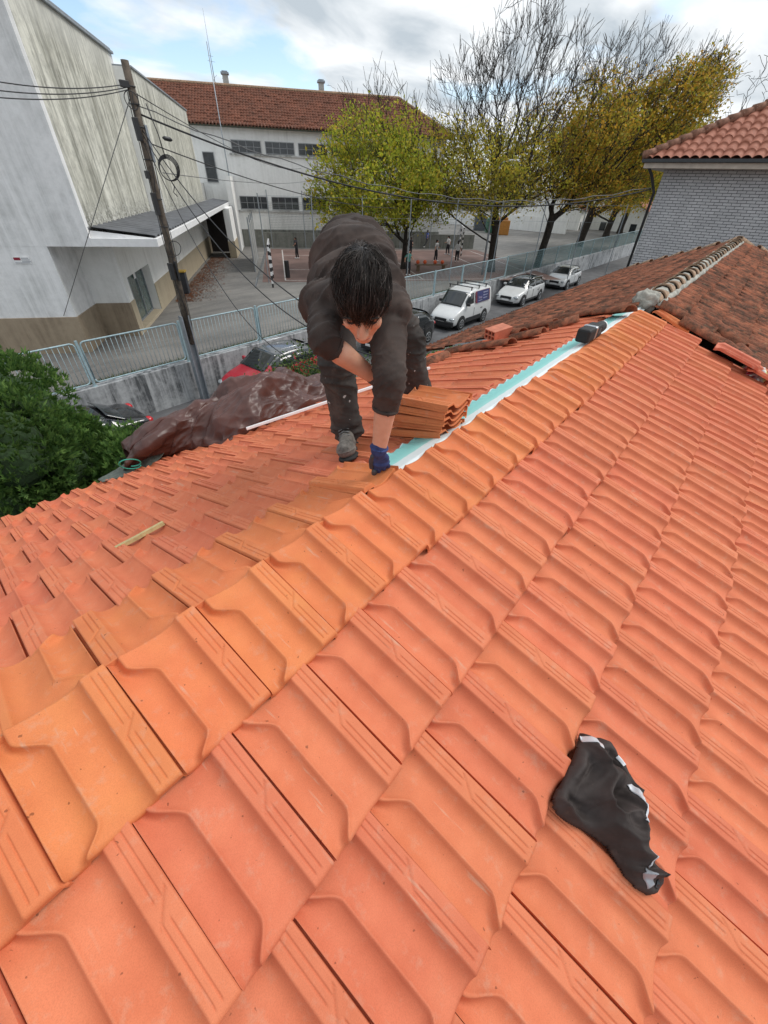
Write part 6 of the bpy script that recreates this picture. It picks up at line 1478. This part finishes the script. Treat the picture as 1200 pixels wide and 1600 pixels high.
bag = lump('plastic_bag', onR(1180, 582, .06), (.17, .10, .07), None, 4, .6); bm_ = MT('printed_plastic', .3); v = bm_.co('Object'); bm_.color(bm_.ramp(bm_.noise(v, 3.2, 2), [(.42, (.60, .62, .60)), (.50, (.60, .60, .12)), (.56, (.62, .62, .6)), (.62, (.45, .03, .05))])); bag.data.materials.append(bm_.m); tag(bag, 'crumpled white and yellow plastic bag under the old roof edge at right', 'bag')

# ---- the black jacket with reflective tape
OUT = [(901, 1147), (912, 1149), (925, 1157), (935, 1153), (950, 1157), (958, 1180), (968, 1195), (980, 1222), (990, 1240), (985, 1252), (988, 1280), (990, 1302), (997, 1325), (1008, 1348), (1019, 1368), (1020, 1382), (1012, 1394), (1001, 1396), (985, 1386), (968, 1367), (956, 1345), (944, 1322), (925, 1307), (908, 1296), (885, 1284), (868, 1273), (859, 1262), (860, 1246), (872, 1222), (884, 1195), (893, 1175)]
ux, uy = Vector((1, 0, 0)), Vector((0, math.cos(AR), math.sin(AR))); NRv = Vector(NR)
def toR(x, y): p = Vector(onR(x, y, .05)); o_ = Vector((0, RY, RZ)); return ((p-o_).dot(ux), (p-o_).dot(uy))
poly = [toR(*q) for q in OUT]; PL_ = np.array(poly); PN = np.roll(PL_, -1, 0)
def pdist(x, y):
    p = np.array([x, y]); d = PN-PL_; t = np.clip(((p-PL_)*d).sum(1)/(d*d).sum(1), 0, 1); q = PL_+d*t[:, None]; dist = np.hypot(*(q-p).T).min()
    ins = False
    for (x0, y0), (x1, y1) in zip(PL_, PN):
        if (y0 > y) != (y1 > y) and x < (x1-x0)*(y-y0)/(y1-y0)+x0: ins = not ins
    return dist if ins else -dist
def jh(x, y):
    d = max(0, pdist(x, y)); q = Vector((x*1.3+y*.5, y*1.0-x*.4, 0)); wv = Vector((noise.noise(q*7), noise.noise(q*7+Vector((4, 4, 0))), 0))*.11
    b = .060*(1-math.exp(-d/.020)) ; f = min(1, d/.035)**1.4
    return .012+b+f*(.055*(ridged(q+wv, 7.0)-.45)+.030*crease(q+wv*.5, 13)+.010*(ridged(q*1.0+wv*1.6+Vector((3, 1, 0)), 15)-.45))
# height of the tiles under the cloth, spanned smoothly
gx0, gy0 = PL_.min(0)-.03; gx1, gy1 = PL_.max(0)+.03; gs = .008; gnx = int((gx1-gx0)/gs)+2; gny = int((gy1-gy0)/gs)+2; G = np.zeros((gnx, gny))
dg = bpy.context.evaluated_depsgraph_get(); dg.update(); Oz = Vector((0, RY, RZ))
for i in range(gnx):
    for j in range(gny):
        p = Oz+ux*(gx0+i*gs)+uy*(gy0+j*gs); hit = scn.ray_cast(dg, p+NRv*.5, -NRv, distance=1.0); G[i, j] = (hit[1]-p).dot(NRv) if hit[0] else .03
for it in range(2):
    Q = np.pad(G, 2, mode='edge'); G = np.max([Q[a:a+gnx, b:b+gny] for a in range(5) for b in range(5)], axis=0)
for it in range(16):
    Q = np.pad(G, 1, mode='edge'); G = np.mean([Q[a:a+gnx, b:b+gny] for a in range(3) for b in range(3)], axis=0)
def under(x, y):
    a = min(max((x-gx0)/gs, 0), gnx-1.001); b = min(max((y-gy0)/gs, 0), gny-1.001); i, j = int(a), int(b); p, q = a-i, b-j
    return (G[i, j]*(1-p)+G[i+1, j]*p)*(1-q)+(G[i, j+1]*(1-p)+G[i+1, j+1]*p)*q
def Rpt(x, y, h): return Oz+ux*x+uy*y+NRv*(h+under(x, y))
x0, y0 = PL_.min(0)-.004; x1, y1 = PL_.max(0)+.004; st_ = .0026; nx = int((x1-x0)/st_)+1; ny = int((y1-y0)/st_)+1; idx = -np.ones((nx, ny), int); JV = []
for i in range(nx):
    for j in range(ny):
        x, y = x0+i*st_, y0+j*st_; d = pdist(x, y)
        if d > -.0026: idx[i, j] = len(JV); JV.append(Rpt(x, y, jh(x, y) if d > 0 else .002))
JF = [(idx[i, j], idx[i+1, j], idx[i+1, j+1], idx[i, j+1]) for i in range(nx-1) for j in range(ny-1) if min(idx[i, j], idx[i+1, j], idx[i+1, j+1], idx[i, j+1]) >= 0]
jm = MT('black_softshell', .75, 0, .3); v = jm.co('Object'); c = jm.mix(jm.ramp(jm.noise(v, 12, 6), [(.35, 0), (.7, 1)]), (.030, .023, .021), (.060, .047, .044)); c = jm.mix(jm.math('MULTIPLY', jm.ramp(jm.noise(v, 16, 8, .75), [(.60, 0), (.74, 1)]), .35), c, (.15, .11, .09)); jm.color(c); jm.bump(jm.noise(v, 300, 3), .2, .002)
jk = obj('jacket', npmesh('jacket', JV, JF, True), jm.m); tag(jk, 'crumpled black jacket with silver reflective tape thrown on the salmon tiles', 'jacket'); jk.modifiers.new('t', 'SOLIDIFY').thickness = .003
def tape(pts, wd, name='reflective_tape', mat=None, lift=.004):
    P_ = [np.array(toR(*q)) for q in pts]; V = []; n = 26
    for i in range(n+1):
        a = i/n*(len(P_)-1); k = min(int(a), len(P_)-2); q = a-k; c = P_[k]*(1-q)+P_[k+1]*q; d = P_[k+1]-P_[k]; d /= np.hypot(*d); nrm = np.array([-d[1], d[0]])
        for j in range(5): p = c+nrm*wd*(j/4-.5); V.append(Rpt(p[0], p[1], jh(*p)+lift))
    o = obj(name, npmesh(name, V, gridfaces(n+1, 5), True), mat or M['tape'], jk); o.modifiers.new('t', 'SOLIDIFY').thickness = .002
M['tape'] = flat('silver_tape', (.62, .63, .66), .35, .1, var=.1)
tape([(897, 1157), (909, 1160), (924, 1170)], .017); tape([(965, 1227), (971, 1243), (974, 1262), (972, 1284)], .018); tape([(952, 1184), (957, 1190), (962, 1198)], .010); tape([(976, 1292), (980, 1297), (982, 1302)], .006)
lin = flat('grey_lining', (.30, .32, .35), .35, var=.2, scale=30)
tape([(976, 1356), (985, 1368), (994, 1382)], .018, 'cuff_lining', lin); tape([(996, 1360), (1003, 1371), (1003, 1384)], .010, 'cuff_opening', M['black'])
tape([(981, 1325), (981, 1338), (982, 1352)], .0028, 'piping', M['tape'])
